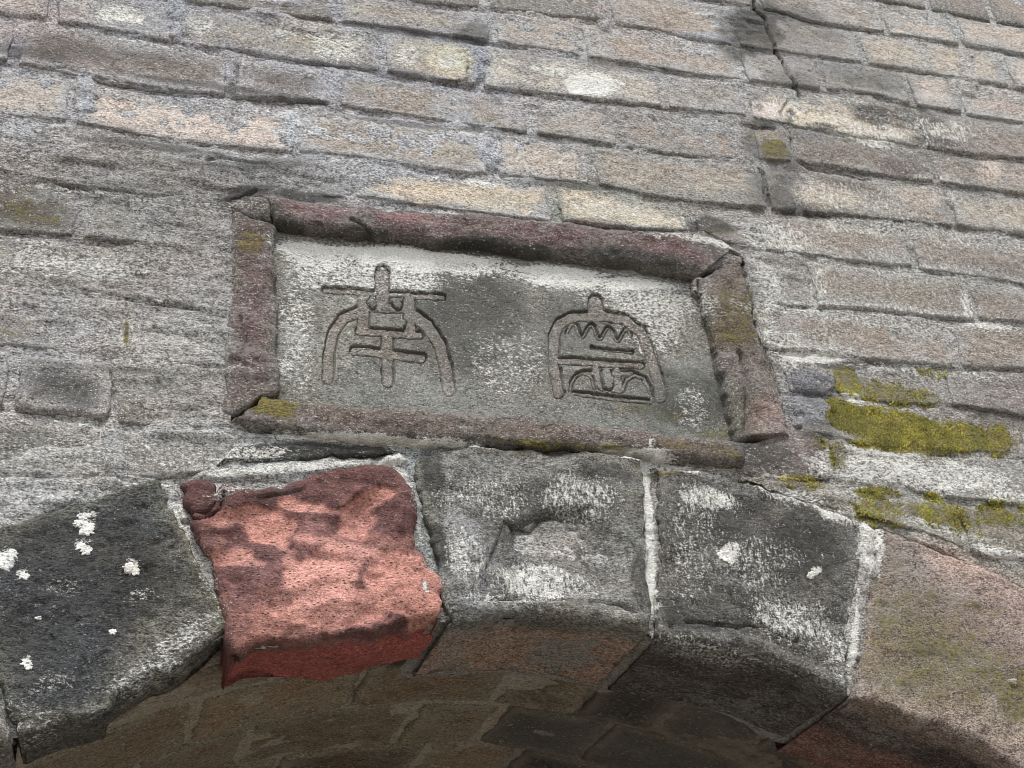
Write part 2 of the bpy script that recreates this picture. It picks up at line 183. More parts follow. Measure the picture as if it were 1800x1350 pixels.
# ------------------------------------------------------------------ shader
def material(name, white=(.66, .66, .62), dark=(.028, .028, .026), moss=(.150, .126, .030), grain=1.0, bump=1.0, specks=.5, pits=.5, film=1.0, rough=.92):
    m = bpy.data.materials.new(name); m.use_nodes = True; t = m.node_tree; N = t.nodes; L = t.links
    b = N['Principled BSDF']; b.inputs['Specular IOR Level'].default_value = .25
    def nd(ty, **k):
        n = N.new(ty)
        for a, c in k.items(): setattr(n, a, c)
        return n
    def plug(s, x):
        if isinstance(x, (int, float)): s.default_value = x
        elif isinstance(x, tuple): s.default_value = x if len(x) == 4 else x + (1,)
        else: L.new(x, s)
    def mth(op, a, c=0.0, d=0.0, clamp=False):
        n = nd('ShaderNodeMath', operation=op, use_clamp=clamp); plug(n.inputs[0], a); plug(n.inputs[1], c)
        if op in ('MULTIPLY_ADD',): plug(n.inputs[2], d)
        return n.outputs[0]
    def rng_(x, a, c, lo=0.0, hi=1.0, smooth=True):
        n = nd('ShaderNodeMapRange', interpolation_type='SMOOTHSTEP' if smooth else 'LINEAR')
        plug(n.inputs[0], x)
        for i, q in enumerate((a, c, lo, hi)): n.inputs[i + 1].default_value = q
        return n.outputs[0]
    def mix(f, a, c, mode='MIX'):
        n = nd('ShaderNodeMix', data_type='RGBA', blend_type=mode); plug(n.inputs[0], f); plug(n.inputs[6], a); plug(n.inputs[7], c); return n.outputs[2]
    pos = nd('ShaderNodeNewGeometry').outputs['Position']
    def nz(sc, det, ro=.6, vec=None, dist=0.0):
        n = nd('ShaderNodeTexNoise'); L.new(vec or pos, n.inputs['Vector'])
        n.inputs['Scale'].default_value = sc; n.inputs['Detail'].default_value = det; n.inputs['Roughness'].default_value = ro; n.inputs['Distortion'].default_value = dist
        return n.outputs['Fac']
    mp = nd('ShaderNodeMapping'); L.new(pos, mp.inputs[0]); mp.inputs['Scale'].default_value = (1, 1, .34); mp.inputs['Rotation'].default_value = (0, .12, 0)
    at1 = nd('ShaderNodeAttribute', attribute_name='tint'); at2 = nd('ShaderNodeAttribute', attribute_name='growth_shading')
    sep = nd('ShaderNodeSeparateColor'); L.new(at2.outputs['Color'], sep.inputs[0])
    wA, kA, gA = sep.outputs[0], sep.outputs[1], sep.outputs[2]
    mp2 = nd('ShaderNodeMapping'); L.new(pos, mp2.inputs[0]); mp2.inputs['Scale'].default_value = (.62, 1, 1.15); mp2.inputs['Rotation'].default_value = (0, -.04, 0)
    lam = mp2.outputs[0]
    big = nz(9, 5, .62, vec=lam); mid = nz(46, 6, .72, vec=lam, dist=.4); fine = nz(230, 4, .85, vec=lam); gra = nz(560, 2, .8, vec=lam); stk = nz(230, 4, .8, vec=mp.outputs[0])
    stkf = mix(at2.outputs['Alpha'], fine, stk)
    # base: the thing's own colour, mottled and grainy
    hue = mix(rng_(big, .38, .62), (1.035, .995, .96), (.975, 1.0, 1.02))
    c = mix(1.0, at1.outputs['Color'], hue, 'MULTIPLY')
    val = mth('MULTIPLY', rng_(big, .36, .64, .84, 1.14, False), rng_(mid, .36, .64, 1 - .34 * grain, 1 + .30 * grain, False))
    val = mth('MULTIPLY', val, rng_(fine, .38, .62, 1 - .62 * grain, 1 + .58 * grain, False))
    val = mth('MULTIPLY', val, rng_(gra, .36, .64, 1 - .52 * grain, 1 + .60 * grain, False))
    vc = nd('ShaderNodeCombineColor')
    for i in range(3): L.new(val, vc.inputs[i])
    c = mix(1.0, c, vc.outputs[0], 'MULTIPLY')
    # grey film that gathers in patches
    c = mix(mth('MULTIPLY', rng_(mth('ADD', mth('ADD', mth('MULTIPLY', mid, .4), mth('MULTIPLY', big, .35)), mth('MULTIPLY', stkf, .3)), .52, .61), .55 * film), c, mix(rng_(fine, .4, .6), (.118, .111, .100), (.255, .244, .225)))
    # pale grains in the body
    v1 = nd('ShaderNodeTexVoronoi'); L.new(pos, v1.inputs['Vector']); v1.inputs['Scale'].default_value = 330
    s1 = nd('ShaderNodeSeparateColor'); L.new(v1.outputs['Color'], s1.inputs[0])
    sp = mth('MULTIPLY', rng_(v1.outputs['Distance'], .42, .22), rng_(s1.outputs[0], .86 - .30 * specks, .93 - .30 * specks))
    sp = mth('MULTIPLY', sp, rng_(mid, .40, .58, .25, 1))
    c = mix(mth('MULTIPLY', sp, .75 * min(1, specks * 2)), c, (.72, .69, .65))
    # pits
    v2 = nd('ShaderNodeTexVoronoi'); L.new(lam, v2.inputs['Vector']); v2.inputs['Scale'].default_value = 260
    s2 = nd('ShaderNodeSeparateColor'); L.new(v2.outputs['Color'], s2.inputs[0])
    pit = mth('MULTIPLY', rng_(v2.outputs['Distance'], .46, .2), rng_(s2.outputs[1], .80 - .34 * pits, .90 - .34 * pits))
    pit = mth('MULTIPLY', pit, rng_(fine, .38, .55))
    c = mix(mth('MULTIPLY', pit, .82), c, (.03, .029, .026))
    # dark film and painted shade, pale lichen and joint highlights, moss: broken up by noise
    def cover(attr, n, amp, edge):
        x = mth('MULTIPLY_ADD', mth('SUBTRACT', n, .5), amp, attr)
        return rng_(x, .5 - edge, .5 + edge)
    nk = mth('ADD', mth('MULTIPLY', stkf, .7), mth('MULTIPLY', mid, .3))
    kc = mth('MULTIPLY', cover(kA, nk, 3.0, .26), .88)
    c = mix(kc, c, mix(rng_(fine, .35, .65), dark, tuple(q * 2.2 for q in dark)))
    nw = mth('ADD', mth('MULTIPLY', stkf, .75), mth('ADD', mth('MULTIPLY', mth('SUBTRACT', 1.0, mid), .15), mth('MULTIPLY', gra, .1)))
    wc = cover(wA, nw, 3.9, .18)
    c = mix(mth('MULTIPLY', wc, .92), c, mix(rng_(gra, .35, .62), tuple(q * .72 for q in white), tuple(q * 1.22 for q in white)))
    ng = mth('ADD', mth('MULTIPLY', fine, .45), mth('MULTIPLY', mid, .55))
    gc = cover(gA, ng, 2.6, .22)
    mcol = mix(rng_(fine, .36, .64), (moss[0] * .42, moss[1] * .42, moss[2] * .8), tuple(q * 1.6 for q in moss))
    c = mix(mth('MULTIPLY', gc, .9), c, mcol)
    L.new(c, b.inputs['Base Color']); b.inputs['Roughness'].default_value = rough
    h = mth('ADD', mth('MULTIPLY', mid, 1.1), mth('MULTIPLY', fine, .75))
    h = mth('ADD', h, mth('MULTIPLY', gra, .35))
    h = mth('SUBTRACT', h, mth('MULTIPLY', pit, .45)); h = mth('ADD', h, mth('MULTIPLY', wc, .22)); h = mth('ADD', h, mth('MULTIPLY', gc, .3))
    bp = nd('ShaderNodeBump'); bp.inputs['Strength'].default_value = .85; bp.inputs['Distance'].default_value = .0048 * bump
    L.new(h, bp.inputs['Height']); L.new(bp.outputs[0], b.inputs['Normal'])
    return m
M_BRICK = material('weathered_brick', specks=.8, film=.75, grain=.82)
M_MORTAR = material('cement_mortar', film=.6, specks=.4, pits=.45, bump=1.5, grain=1.1)
M_STONE = material('grey_volcanic_stone', specks=.3, pits=.6, bump=1.2)
M_DARK = material('pitted_dark_stone', specks=.15, pits=1.2, bump=1.5, film=0.0)
M_RED = material('red_sandstone', specks=.12, pits=.55, bump=1.5, grain=.58, film=0.0)
M_RAIL = material('purple_sandstone', specks=.35, pits=.7, bump=1.3, grain=.85, film=.9)
M_PLAQUE = material('carved_slab_stone', specks=.4, pits=.55, bump=.75, grain=.85, film=.7)
M_VAULT = material('vault_brick', specks=.12, pits=.4, bump=1.2, grain=.8)

# ------------------------------------------------------------------ mesh builders
def empty(name, loc=(0, 0, 0), **kw):
    o = bpy.data.objects.new(name, None); S.collection.objects.link(o); o.location = loc
    for k, x in kw.items(): o[k] = x
    return o
HG = np.full((1250, 1100), 9.0)        # front surface of everything modelled so far, 2.5 mm cells, to seat growth on it
def record(V):
    m = (V[:, 1] < .03) & (V[:, 0] > -1.2) & (V[:, 0] < 1.9) & (V[:, 2] > -1.1) & (V[:, 2] < 1.6)
    i = ((V[m, 0] + 1.2) / .0025).astype(int); j = ((V[m, 2] + 1.1) / .0025).astype(int)
    np.minimum.at(HG, (i, j), V[m, 1])
def front(X, Z):
    i = np.clip(((X + 1.2) / .0025).astype(int), 2, 1247); j = np.clip(((Z + 1.1) / .0025).astype(int), 2, 1097)
    return np.min([HG[i + a, j + b] for a in (-1, 0, 1) for b in (-1, 0, 1)], axis=0)
def mesh_obj(name, V, Fq, mat, parent=None, tint=None, growth_shading=None, **kw):
    V = np.asarray(V, np.float64); o0 = V.mean(0); record(V)
    me = bpy.data.meshes.new(name); Fq = np.asarray(Fq, np.int32); k = Fq.shape[1]
    me.vertices.add(len(V)); me.vertices.foreach_set('co', (V - o0).astype(np.float32).ravel())
    me.loops.add(Fq.size); me.loops.foreach_set('vertex_index', Fq.ravel())
    me.polygons.add(len(Fq)); me.polygons.foreach_set('loop_start', np.arange(0, Fq.size, k, dtype=np.int32))
    me.polygons.foreach_set('loop_total', np.full(len(Fq), k, np.int32))
    me.polygons.foreach_set('use_smooth', np.ones(len(Fq), bool))
    me.update(calc_edges=True)
    for nm, a in (('tint', tint), ('growth_shading', growth_shading)):
        if a is None: continue
        if a.shape[1] == 3: a = np.concatenate([a, np.ones((len(a), 1))], 1)
        at_ = me.attributes.new(nm, 'FLOAT_COLOR', 'POINT'); at_.data.foreach_set('color', a.astype(np.float32).ravel())
    me.materials.append(mat)
    o = bpy.data.objects.new(name, me); S.collection.objects.link(o)
    if parent is not None:
        o.parent = parent; o.location = Vector(o0) - parent.location
    else: o.location = Vector(o0)
    for a, x in kw.items(): o[a] = x
    return o
def grid_faces(nr, nc, keep=None):
    i = np.arange(nr * nc).reshape(nr, nc)
    f = np.stack([i[:-1, :-1], i[1:, :-1], i[1:, 1:], i[:-1, 1:]], -1).reshape(-1, 4)
    if keep is not None: f = f[keep.ravel()]
    return f
def compact(V, f, *arrs):
    used = np.zeros(len(V), bool); used[f.ravel()] = True; idx = np.cumsum(used) - 1
    return (V[used], idx[f]) + tuple(a[used] for a in arrs)
def resample(P, n, ease=None):
    P = np.asarray(P, float); d = np.r_[0, np.cumsum(np.hypot(*np.diff(P, axis=0).T))]
    t = (np.linspace(0, 1, n) if ease is None else ease) * d[-1]
    return np.stack([np.interp(t, d, P[:, 0]), np.interp(t, d, P[:, 1])], -1)
def spaced(n, L, r):
    """0..1 positions, denser inside r of both ends"""
    e = min(.3, r / max(L, 1e-6)); k = 4
    a = np.array([0, .12, .35, .66]) * e
    return np.r_[a, np.linspace(e, 1 - e, max(n - 2 * k, 2)), (1 - a)[::-1]]
PAINTS = []
def wallmap(p, q, h): return np.stack([p, -h, q], -1)
def block(name, top, bot, left=None, right=None, plane=True, h0=0.0, tilt=0.0, bulge=0.0, chamf=0.0, r=.007, back=.03, under=0.0, res=.003,
          amp=(.0022, .0011, .0005), scl=(9, 34, 110), colour=(.3, .3, .3), edge_col=None, mat=None, parent=None, extra=None, jag=.0018, mapf=wallmap, paint=True, lamin=.0016, raw=False, streak=0.0, base_cover=(0, 0, 0), **kw):
    """a brick or stone: a Coons patch between its four outlines, rounded at the arrises, with returns and (arch stones) a soffit"""
    T, B = np.asarray(top, float), np.asarray(bot, float)
    Lf = np.asarray([T[0], B[0]] if left is None else left, float); Rt = np.asarray([T[-1], B[-1]] if right is None else right, float)
    Lw = np.hypot(*(T[-1] - T[0])); Lh = max(np.hypot(*(T[0] - B[0])), np.hypot(*(T[-1] - B[-1])))
    s = spaced(int(Lw / res) + 8, Lw, r); t = spaced(int(Lh / res) + 8, Lh, r)
    Ts, Bs = resample(T, 0, s), resample(B, 0, s); Ls, Rs = resample(Lf, 0, t), resample(Rt, 0, t)
    s_, t_ = s[None, :, None], t[:, None, None]
    G = (1 - t_) * Ts[None] + t_ * Bs[None] + (1 - s_) * Ls[:, None] + s_ * Rs[:, None] - ((1 - s_) * (1 - t_) * T[0] + s_ * (1 - t_) * T[-1] + (1 - s_) * t_ * B[0] + s_ * t_ * B[-1])
    # arris
    dS = np.minimum(s, 1 - s)[None, :] * Lw; dT = np.minimum(t, 1 - t)[:, None] * Lh
    dd = np.minimum(dS, dT) + 0 * (dS + dT)
    # rounded corners in the plane
    e1 = np.clip(1 - dS / r, 0, 1); e2 = np.clip(1 - dT / r, 0, 1)
    e = np.clip(np.sqrt(e1 ** 2 + e2 ** 2), 0, 1)
    H = h0 + tilt * (t[:, None] - .5) * 2 - r * (1 - np.sqrt(1 - e ** 2 + 1e-9)) + bulge * np.sqrt(np.clip(1 - np.abs(2 * t[:, None] - 1) ** 2.8, 0, 1)) + 0 * dS
    if chamf > 0:
        cw = chamf * (1.5 + .5 * np.sin(s[None, :] * 9 + T[0, 0] * 50)); H = H - chamf * np.clip(1 - (1 - t[:, None]) * Lh / cw, 0, 1) ** 1.3
    cen = G.mean((0, 1))
    # jagged outline
    Pn = np.stack([G[..., 0], np.full(G.shape[:2], h0 * 3 + cen[0]), G[..., 1]], -1)
    w = np.exp(-dd / .02)[..., None]; G0 = G.copy()
    G = G + w * jag * np.stack([fbm(Pn, 26, 2, 5) + .7 * fbm(Pn, 95, 3, 6), fbm(Pn, 26, 2, 9) + .7 * fbm(Pn, 95, 3, 10)], -1) * 1.5
    rows = [(G[:1], np.full((1, len(s)), h0 - r - back))]
    rows.append((G, H))
    edge = np.exp(-dd / .013)
    ED = [edge[:1], edge]
    if under > 0:
        nu = max(int(under / (res * 1.2)), 3); yy = np.linspace(0, 1, nu + 1)[1:]
        hb = H[-1]
        ky = np.exp(-yy * under / .022)[:, None, None]; U = G0[-1:] * (1 - ky) + G[-1:] * ky; HU = hb[None] * (1 - yy[:, None]) + (-under) * yy[:, None]
        rows.append((U, HU)); ED.append(np.repeat(edge[-1:] * .4, nu, 0))
        rows.append((G0[-1:] + [0, .05], np.full((1, len(s)), -under - .002))); ED.append(edge[-1:] * .4)
    else:
        rows.append((G[-1:], np.full((1, len(s)), h0 - r - back))); ED.append(edge[-1:])
    A = np.concatenate([x[0] for x in rows]); Hh = np.concatenate([x[1] for x in rows]); ED = np.concatenate(ED)
    A = np.concatenate([A[:, :1], A, A[:, -1:]], 1); ED = np.concatenate([ED[:, :1], ED, ED[:, -1:]], 1)
    hb = np.minimum(Hh[:, :1], h0 - r - back); hb2 = np.minimum(Hh[:, -1:], h0 - r - back)
    Hh = np.concatenate([hb, Hh, hb2], 1)
    P = mapf(A[..., 0], A[..., 1], Hh)
    dr = np.gradient(P, axis=0); dc = np.gradient(P, axis=1)
    nrm = np.cross(dr, dc); nrm /= np.linalg.norm(nrm, axis=-1, keepdims=True) + 1e-12
    D = amp[0] * fbm(P, scl[0], 2, 11) * 1.6 + amp[1] * fbm(P, scl[1], 2, 12) * 1.6 + amp[2] * fbm(P, scl[2], 2, 13) * 1.6
    u, v = pic(P[..., 0], P[..., 2]) if plane else (None, None)
    if plane: D = D + lamin * fbm(P * np.array([.16, 1, 1]), 75, 3, 17)
    if extra is not None: D = D + extra(u, v, P)
    if plane:
        for pts, wd, dp in GROOVES:
            a = np.array(pts); m = 14
            if a[:, 0].max() + m < u.min() or a[:, 0].min() - m > u.max() or a[:, 1].max() + m < v.min() or a[:, 1].min() - m > v.max(): continue
            wob = noise(P, 70, 5) * 2.2
            D = D - dp * sstep(wd + .9, wd - 1.4, segd(u + wob, v - wob, pts)) * (P[..., 1] < .04)
    D[:, 0] = 0; D[:, -1] = 0; D[0] = 0; D[-1] = 0
    P = P + nrm * D[..., None]
    nr, nc = P.shape[:2]; V = P.reshape(-1, 3); f = grid_faces(nr, nc)
    base = np.tile(np.asarray(colour, float), (len(V), 1))
    E_ = ED.reshape(-1)
    if edge_col is not None:
        k = np.clip(E_ * 1.5 * (.35 + 1.3 * (fbm(V, 28, 3, 31) * .8 + .5)) + sstep(.05, .5, fbm(V, 12, 4, 77)) * .6, 0, .92)[:, None]
        base = base * (1 - k) + np.asarray(edge_col) * k
    if paint and plane:
        uu, vv = u.reshape(-1), v.reshape(-1)
        if callable(paint): base = paint(uu, vv, V, base)
        base, (w_, k_, g_) = marks(uu, vv, V[:, 0], V[:, 1], V[:, 2], base)
        dep = sstep(.06, .02, V[:, 1]); w_, k_, g_ = w_ * dep, k_ * dep, g_ * dep
    else: w_ = k_ = g_ = np.zeros(len(V))
    gr = np.stack([w_ + base_cover[0], k_ + base_cover[1], g_ + base_cover[2], np.full(len(V), streak)], -1)
    if raw: return V, f, base * ALB, gr
    return mesh_obj(name, V, f, mat, parent, base * ALB, gr, **kw)
def join_raw(parts):
    V, Fs, C, G, n = [], [], [], [], 0
    for v, f, c, g in parts:
        V.append(v); Fs.append(f + n); C.append(c); G.append(g); n += len(v)
    return np.concatenate(V), np.concatenate(Fs), np.concatenate(C), np.concatenate(G)

# ------------------------------------------------------------------ survey lines
def J(*p):
    a = at(*np.array(p, float).T); return a[np.argsort(a[:, 0])]
JT = [J((1523,0),(1600,13),(1733,37),(1800,47)),
 J((1277,10),(1367,23),(1433,43),(1527,57),(1683,80),(1800,100)),
 J((750,10),(900,23),(1060,40),(1200,67),(1350,93),(1433,103),(1600,127),(1800,160)),
 J((270,0),(567,40),(733,60),(933,87),(1200,133),(1393,157),(1533,170),(1617,190),(1800,220)),
 J((0,30),(167,53),(317,80),(567,117),(730,140),(860,160),(1000,175),(1200,197),(1300,207),(1500,243),(1700,275),(1800,284)),
 J((0,112),(133,138),(233,158),(333,170),(567,185),(733,210),(850,228),(1000,247),(1200,278),(1397,290),(1500,303),(1600,320),(1800,347)),
 J((0,207),(133,217),(300,253),(500,272),(600,280),(800,310),(883,313),(1033,328),(1200,360),(1433,380),(1583,393),(1800,417)),
 J((0,305),(150,337),(383,350),(620,352),(900,388),(1090,408),(1230,415),(1300,440),(1400,452),(1500,465),(1600,475),(1800,505)),
 J((0,410),(100,420),(233,433),(400,443),(1323,537),(1500,547),(1667,565),(1800,573)),
 J((0,500),(133,517),(233,533),(400,553),(1350,620),(1450,628),(1530,640),(1650,650),(1800,655)),
 J((0,612),(117,627),(233,643),(400,652),(1380,692),(1457,697),(1573,713),(1700,720),(1800,738)),
 J((0,725),(117,740),(240,753),(390,758),(1390,765),(1453,772),(1533,790),(1633,800),(1800,805)),
 J((0,838),(300,850),(1470,845),(1500,857),(1600,870),(1700,885),(1800,895)),
 J((0,945),(300,950),(1470,930),(1600,960),(1700,980),(1800,990))]
def jz(k, X):
    a = JT[k]; z = np.interp(X, a[:, 0], a[:, 1])
    return z + np.clip(X - a[-1, 0], 0, None) * .02 - np.clip(a[0, 0] - X, 0, None) * .02
CX, CZ, RA = 0.005, -1.712, 1.3227
EXT = J((0,930),(130,878),(310,848),(420,838),(560,828),(690,812),(720,800),(830,782),(1130,800),(1280,828),(1400,872),(1530,918),(1620,945),(1720,985),(1800,1026))
INT = J((45,1310),(110,1272),(190,1250),(270,1195),(400,1120),(415,1152),(600,1120),(770,1098),(790,1095),(960,1087),(1130,1112),(1150,1130),(1330,1164),(1480,1222),(1620,1265),(1800,1345))
def ext_z(X):
    z = np.interp(X, EXT[:, 0], EXT[:, 1]); c = CZ + np.sqrt(np.clip((RA + .30) ** 2 - (X - CX) ** 2, 0, None))
    return np.where((X < EXT[0, 0]) | (X > EXT[-1, 0]), c, z)
def int_z(X):
    z = np.interp(X, INT[:, 0], INT[:, 1]); c = CZ + np.sqrt(np.clip(RA ** 2 - (X - CX) ** 2, 0, None))
    return np.where((X < INT[0, 0]) | (X > INT[-1, 0]), c, z)

# ------------------------------------------------------------------ the brick wall
wall = empty('brick_wall', (0, 0, -2.6), kind='structure', label='old weathered brick wall with grey mortar joints above the stone arch', category='wall')
# rows: (upper joint, lower joint, list of (left joint u, right joint u)), joints read at the middle of the row
ROWS = [(0, 1, [1330,1550,1683,1880]), (1, 2, [1068,1285,1513,1768,1960]), (2, 3, [590,865,1020,1302,1440,1597,1683,1910]),
 (3, 4, [-110,97,310,672,842,1165,1312,1610,1850]), (4, 5, [-200,30,404,587,932,1088,1318,1392,1640,1880]),
 (5, 6, [-160,132,514,862,1040,1342,1396,1667,1900]), (6, 7, [-180,165,335,490,618,974,1215,1330,1600,1870]),
 (7, 8, [-120,140,250,400]), (7, 8, [1332,1420,1705,1930]), (8, 9, [-140,250,402]), (8, 9, [1344,1672,1900]),
 (9, 10, [-170,222,398]), (9, 10, [1375,1462,1660,1890]), (10, 11, [-180,22,203,392]), (10, 11, [1396,1467,1790,1990]),
 (11, 12, [-190,200,372]), (11, 12, [1478,1645,1850]), (12, 13, [1500,1690,1900])]
def smear(u, v):
    """where the old bricks were buttered over with cement"""
    s = 0
    for e in [(240,300,260,55,6),(330,420,110,110,0),(300,560,150,130,0),(60,520,120,60,0),(340,730,100,60,0),(480,310,120,30,-5),(1350,460,60,50,0),(120,840,160,50,0),(1330,560,40,100,-15),(1330,480,40,110,-12),(560,30,120,30,8),(1560,840,90,30,8),(1420,880,90,40,15),(1290,30,50,50,0)]:
        s = np.maximum(s, sstep(1.25, .7, ell(u, v, e, 0)))
    return s
n_b = 0
def row_brick(k0, k1, X0, X1, gap=.0055, **kw):
    xs = np.linspace(X0, X1, 9)
    zt = jz(k0, xs) - gap; zb = jz(k1, xs) + gap
    return xs, zt, zb
for k0, k1, js in ROWS:
    for ja, jb in zip(js[:-1], js[1:]):
        um = (ja + jb) / 2
        # X of the head joints at mid height
        def xj(uu):
            a, b = JT[k0], JT[k1]; X = at(uu, 400)[0]
            for _ in range(6):
                z = (jz(k0, X) + jz(k1, X)) / 2; pu, pv = pic(np.array(X), np.array(z)); X = at(uu, float(pv))[0]
            return X
        g = .0075 + .003 * rng.rand()
        X0, X1 = xj(ja) + g, xj(jb) - g
        if 1390 <= ja and k0 <= 5 and jb < 1400: continue
        if X1 - X0 < .02: continue
        xs, zt, zb = row_brick(k0, k1, X0, X1, gap=.0048 + .002 * rng.rand())
        zb = np.maximum(zb, ext_z(xs) + .010)
        ok = zt - zb > .022
        if ok.sum() < 3: continue
        xs, zt, zb = xs[ok], zt[ok], zb[ok]
        sk = rng.uniform(-.004, .004, 2)
        top = np.stack([xs, zt], -1); bot = np.stack([xs, zb], -1)
        left = [top[0], (top[0] + bot[0]) / 2 + [sk[0], 0], bot[0]]; right = [top[-1], (top[-1] + bot[-1]) / 2 + [sk[1], 0], bot[-1]]
        pu, pv = pic(np.array(xs.mean()), np.array((zt + zb).mean() / 2))
        sm = float(smear(pu, pv))
        col = brick_colour(float(pu), float(pv)) * (1 + .08 * rng.randn())
        ecol = idw(MC, np.array(float(pu)), np.array(float(pv))) * .86
        h = rng.uniform(-.0015, .003)
        if abs(pu - 110) < 60 and abs(pv - 690) < 30: h, sm = .0055, 0.
        block('brick', top, bot, left, right, h0=h - .0035 * sm, tilt=.0022 + .0012 * rng.rand(), r=.0036 + .002 * rng.rand(), chamf=rng.uniform(.0022, .0052), lamin=.0008, back=.03, res=.0028, streak=float(sstep(1360, 1420, pu) * sstep(160, 200, pv) * sstep(700, 500, pv)) * .8,
              colour=col, edge_col=ecol, mat=M_BRICK, parent=wall, jag=.0019, amp=(.0010, .0011, .0008))
# the mortar between and over them: one modelled sheet
PQ = np.array([(419, 358), (1296, 446), (1380, 782), (404, 748)], float)       # outline of the framed panel
def in_poly(u, v, Q):
    s = np.ones(np.shape(u), bool); n = len(Q)
    for i in range(n):
        (x0, y0), (x1, y1) = Q[i], Q[(i + 1) % n]; s &= (x1 - x0) * (v - y0) - (y1 - y0) * (u - x0) > 0
    return s
def wall_sheet(x0, x1, z0, z1, st, fine=True):
    xs = np.arange(x0, x1 + st, st); zs = np.arange(z1, z0 - st, -st)
    X, Z = np.meshgrid(xs, zs); u, v = pic(X, Z)
    P = np.stack([X, 0 * X, Z], -1)
    sm = smear(u, v) if fine else 0 * X
    n_lo, n_m, n_h = fbm(P, 12, 3, 21), fbm(P, 45, 3, 22), fbm(P, 150, 2, 23)
    Y = .0022 - sm * .0046 - np.clip(n_lo, -.4, 1) * .0052 * (1 + .3 * sm) + n_m * .0024 + n_h * .0013 - fbm(P * np.array([.14, 1, 1]), 60, 4, 24) * (.0028 + .0040 * sm)
    if fine:
        # pointing is thick in some joints
        for e in [(150,165,24,40,0),(512,230,20,42,0),(862,262,20,36,0),(840,105,20,34,0),(590,155,18,34,0),(404,120,14,30,0),(312,30,18,40,0),(200,800,18,60,-8),(340,970,22,140,-22),(500,826,190,12,-5),(620,776,200,10,3),(720,900,24,110,-16),(1140,960,18,150,-2),(1700,130,20,40,0),(1060,20,16,30,0),(1510,1050,20,150,5)]:
            Y = Y - .0055 * sstep(1.2, .7, ell(u, v, e, n_m * .4))
        for k in range(len(JT)):
            dz = Z - (jz(k, X) + .0025 + fbm(P, 16, 3, 60 + k) * .007)
            Y = Y + .0034 * sstep(.0026, .0012, np.abs(dz)) * sstep(-.15, .12, fbm(P, 7, 3, 90 + k))
        wob = noise(P, 70, 5) * 2.2
        for pts, wd, dp in GROOVES:
            Y = Y + dp * sstep(wd + 1.0, wd - 1.4, segd(u + wob, v - wob, pts))
    P[..., 1] = Y
    c = .5
    Xm, Zm, um, vm = [(a[:-1, :-1] + a[1:, 1:]) / 2 for a in (X, Z, u, v)]
    keep = Zm > int_z(Xm) + .004
    keep &= ~((np.hypot(Xm - CX, Zm - CZ) < RA) & (Zm < int_z(Xm) + .004)) & ~((np.abs(Xm - CX) < RA) & (Zm < CZ))
    keep |= (np.abs(Xm - CX) > RA + .004) & (Zm < CZ + .6)
    if fine: keep &= ~in_poly(um, vm, PQ)
    else: keep &= ~((Xm > IN[0] + .03) & (Xm < IN[1] - .03) & (Zm > IN[2] + .03) & (Zm < IN[3] - .03))
    V = P.reshape(-1, 3); f = grid_faces(*X.shape, keep=keep)
    uu, vv = u.reshape(-1), v.reshape(-1)
    ok = np.unique(f); 
    V, f, uu, vv = compact(V, f, uu, vv)
    if fine:
        base = idw(MC, uu, vv); base, (w_, k_, g_) = marks(uu, vv, V[:, 0], V[:, 1], V[:, 2], base)
    else:
        base = np.tile(lin((132, 131, 128)), (len(V), 1)); w_ = k_ = g_ = np.zeros(len(V))
    return V, f, base * ALB, np.stack([w_ + .06, k_, g_, 0 * w_ + .2], -1)
IN = (-1.04, 1.56, -.78, 1.44)
V, f, b, g = wall_sheet(*IN, .0033)
mesh_obj('mortar', V, f, M_MORTAR, wall, b, g, kind='stuff')
V, f, b, g = wall_sheet(-4.0, 4.4, -2.6, 4.2, .05, fine=False)
V[:, 1] += .004
mesh_obj('mortar_backing', V, f, M_MORTAR, wall, b, g, kind='stuff')
# brickwork beyond the surveyed part, joined
parts = []
zt = [jz(0, 0.9) + .125 * i for i in range(0, 14)]
def course(z0, z1, xa, xb, off, slope=.02):
    x = xa + off
    while x < xb:
        L = rng.choice([.30, .30, .16]) + rng.uniform(-.02, .02)
        xs = np.linspace(x + .008, x + L - .008, 4)
        zz = slope * (xs - .9)
        if not ((z0 < CZ + .9) and (np.hypot(np.abs(xs - CX).min(), max(z0 - CZ, 0)) < RA + .30)):
            um, vm = pic(np.array(xs.mean()), np.array((z0 + z1) / 2))
            parts.append(block('b', np.stack([xs, z1 + zz - .006], -1), np.stack([xs, z0 + zz + .006], -1), res=.03, r=.008, back=.02, h0=rng.uniform(-.002, .003), tilt=.003,
                       colour=lin((160, 146, 134)) * (1 + .15 * rng.randn()), paint=False, raw=True, jag=.002, base_cover=(.2, .26, .03), edge_col=lin((132, 130, 126))))
        x += L
for i in range(13):
    course(zt[i], zt[i + 1], -2.6, 3.0, -.3 * rng.rand())
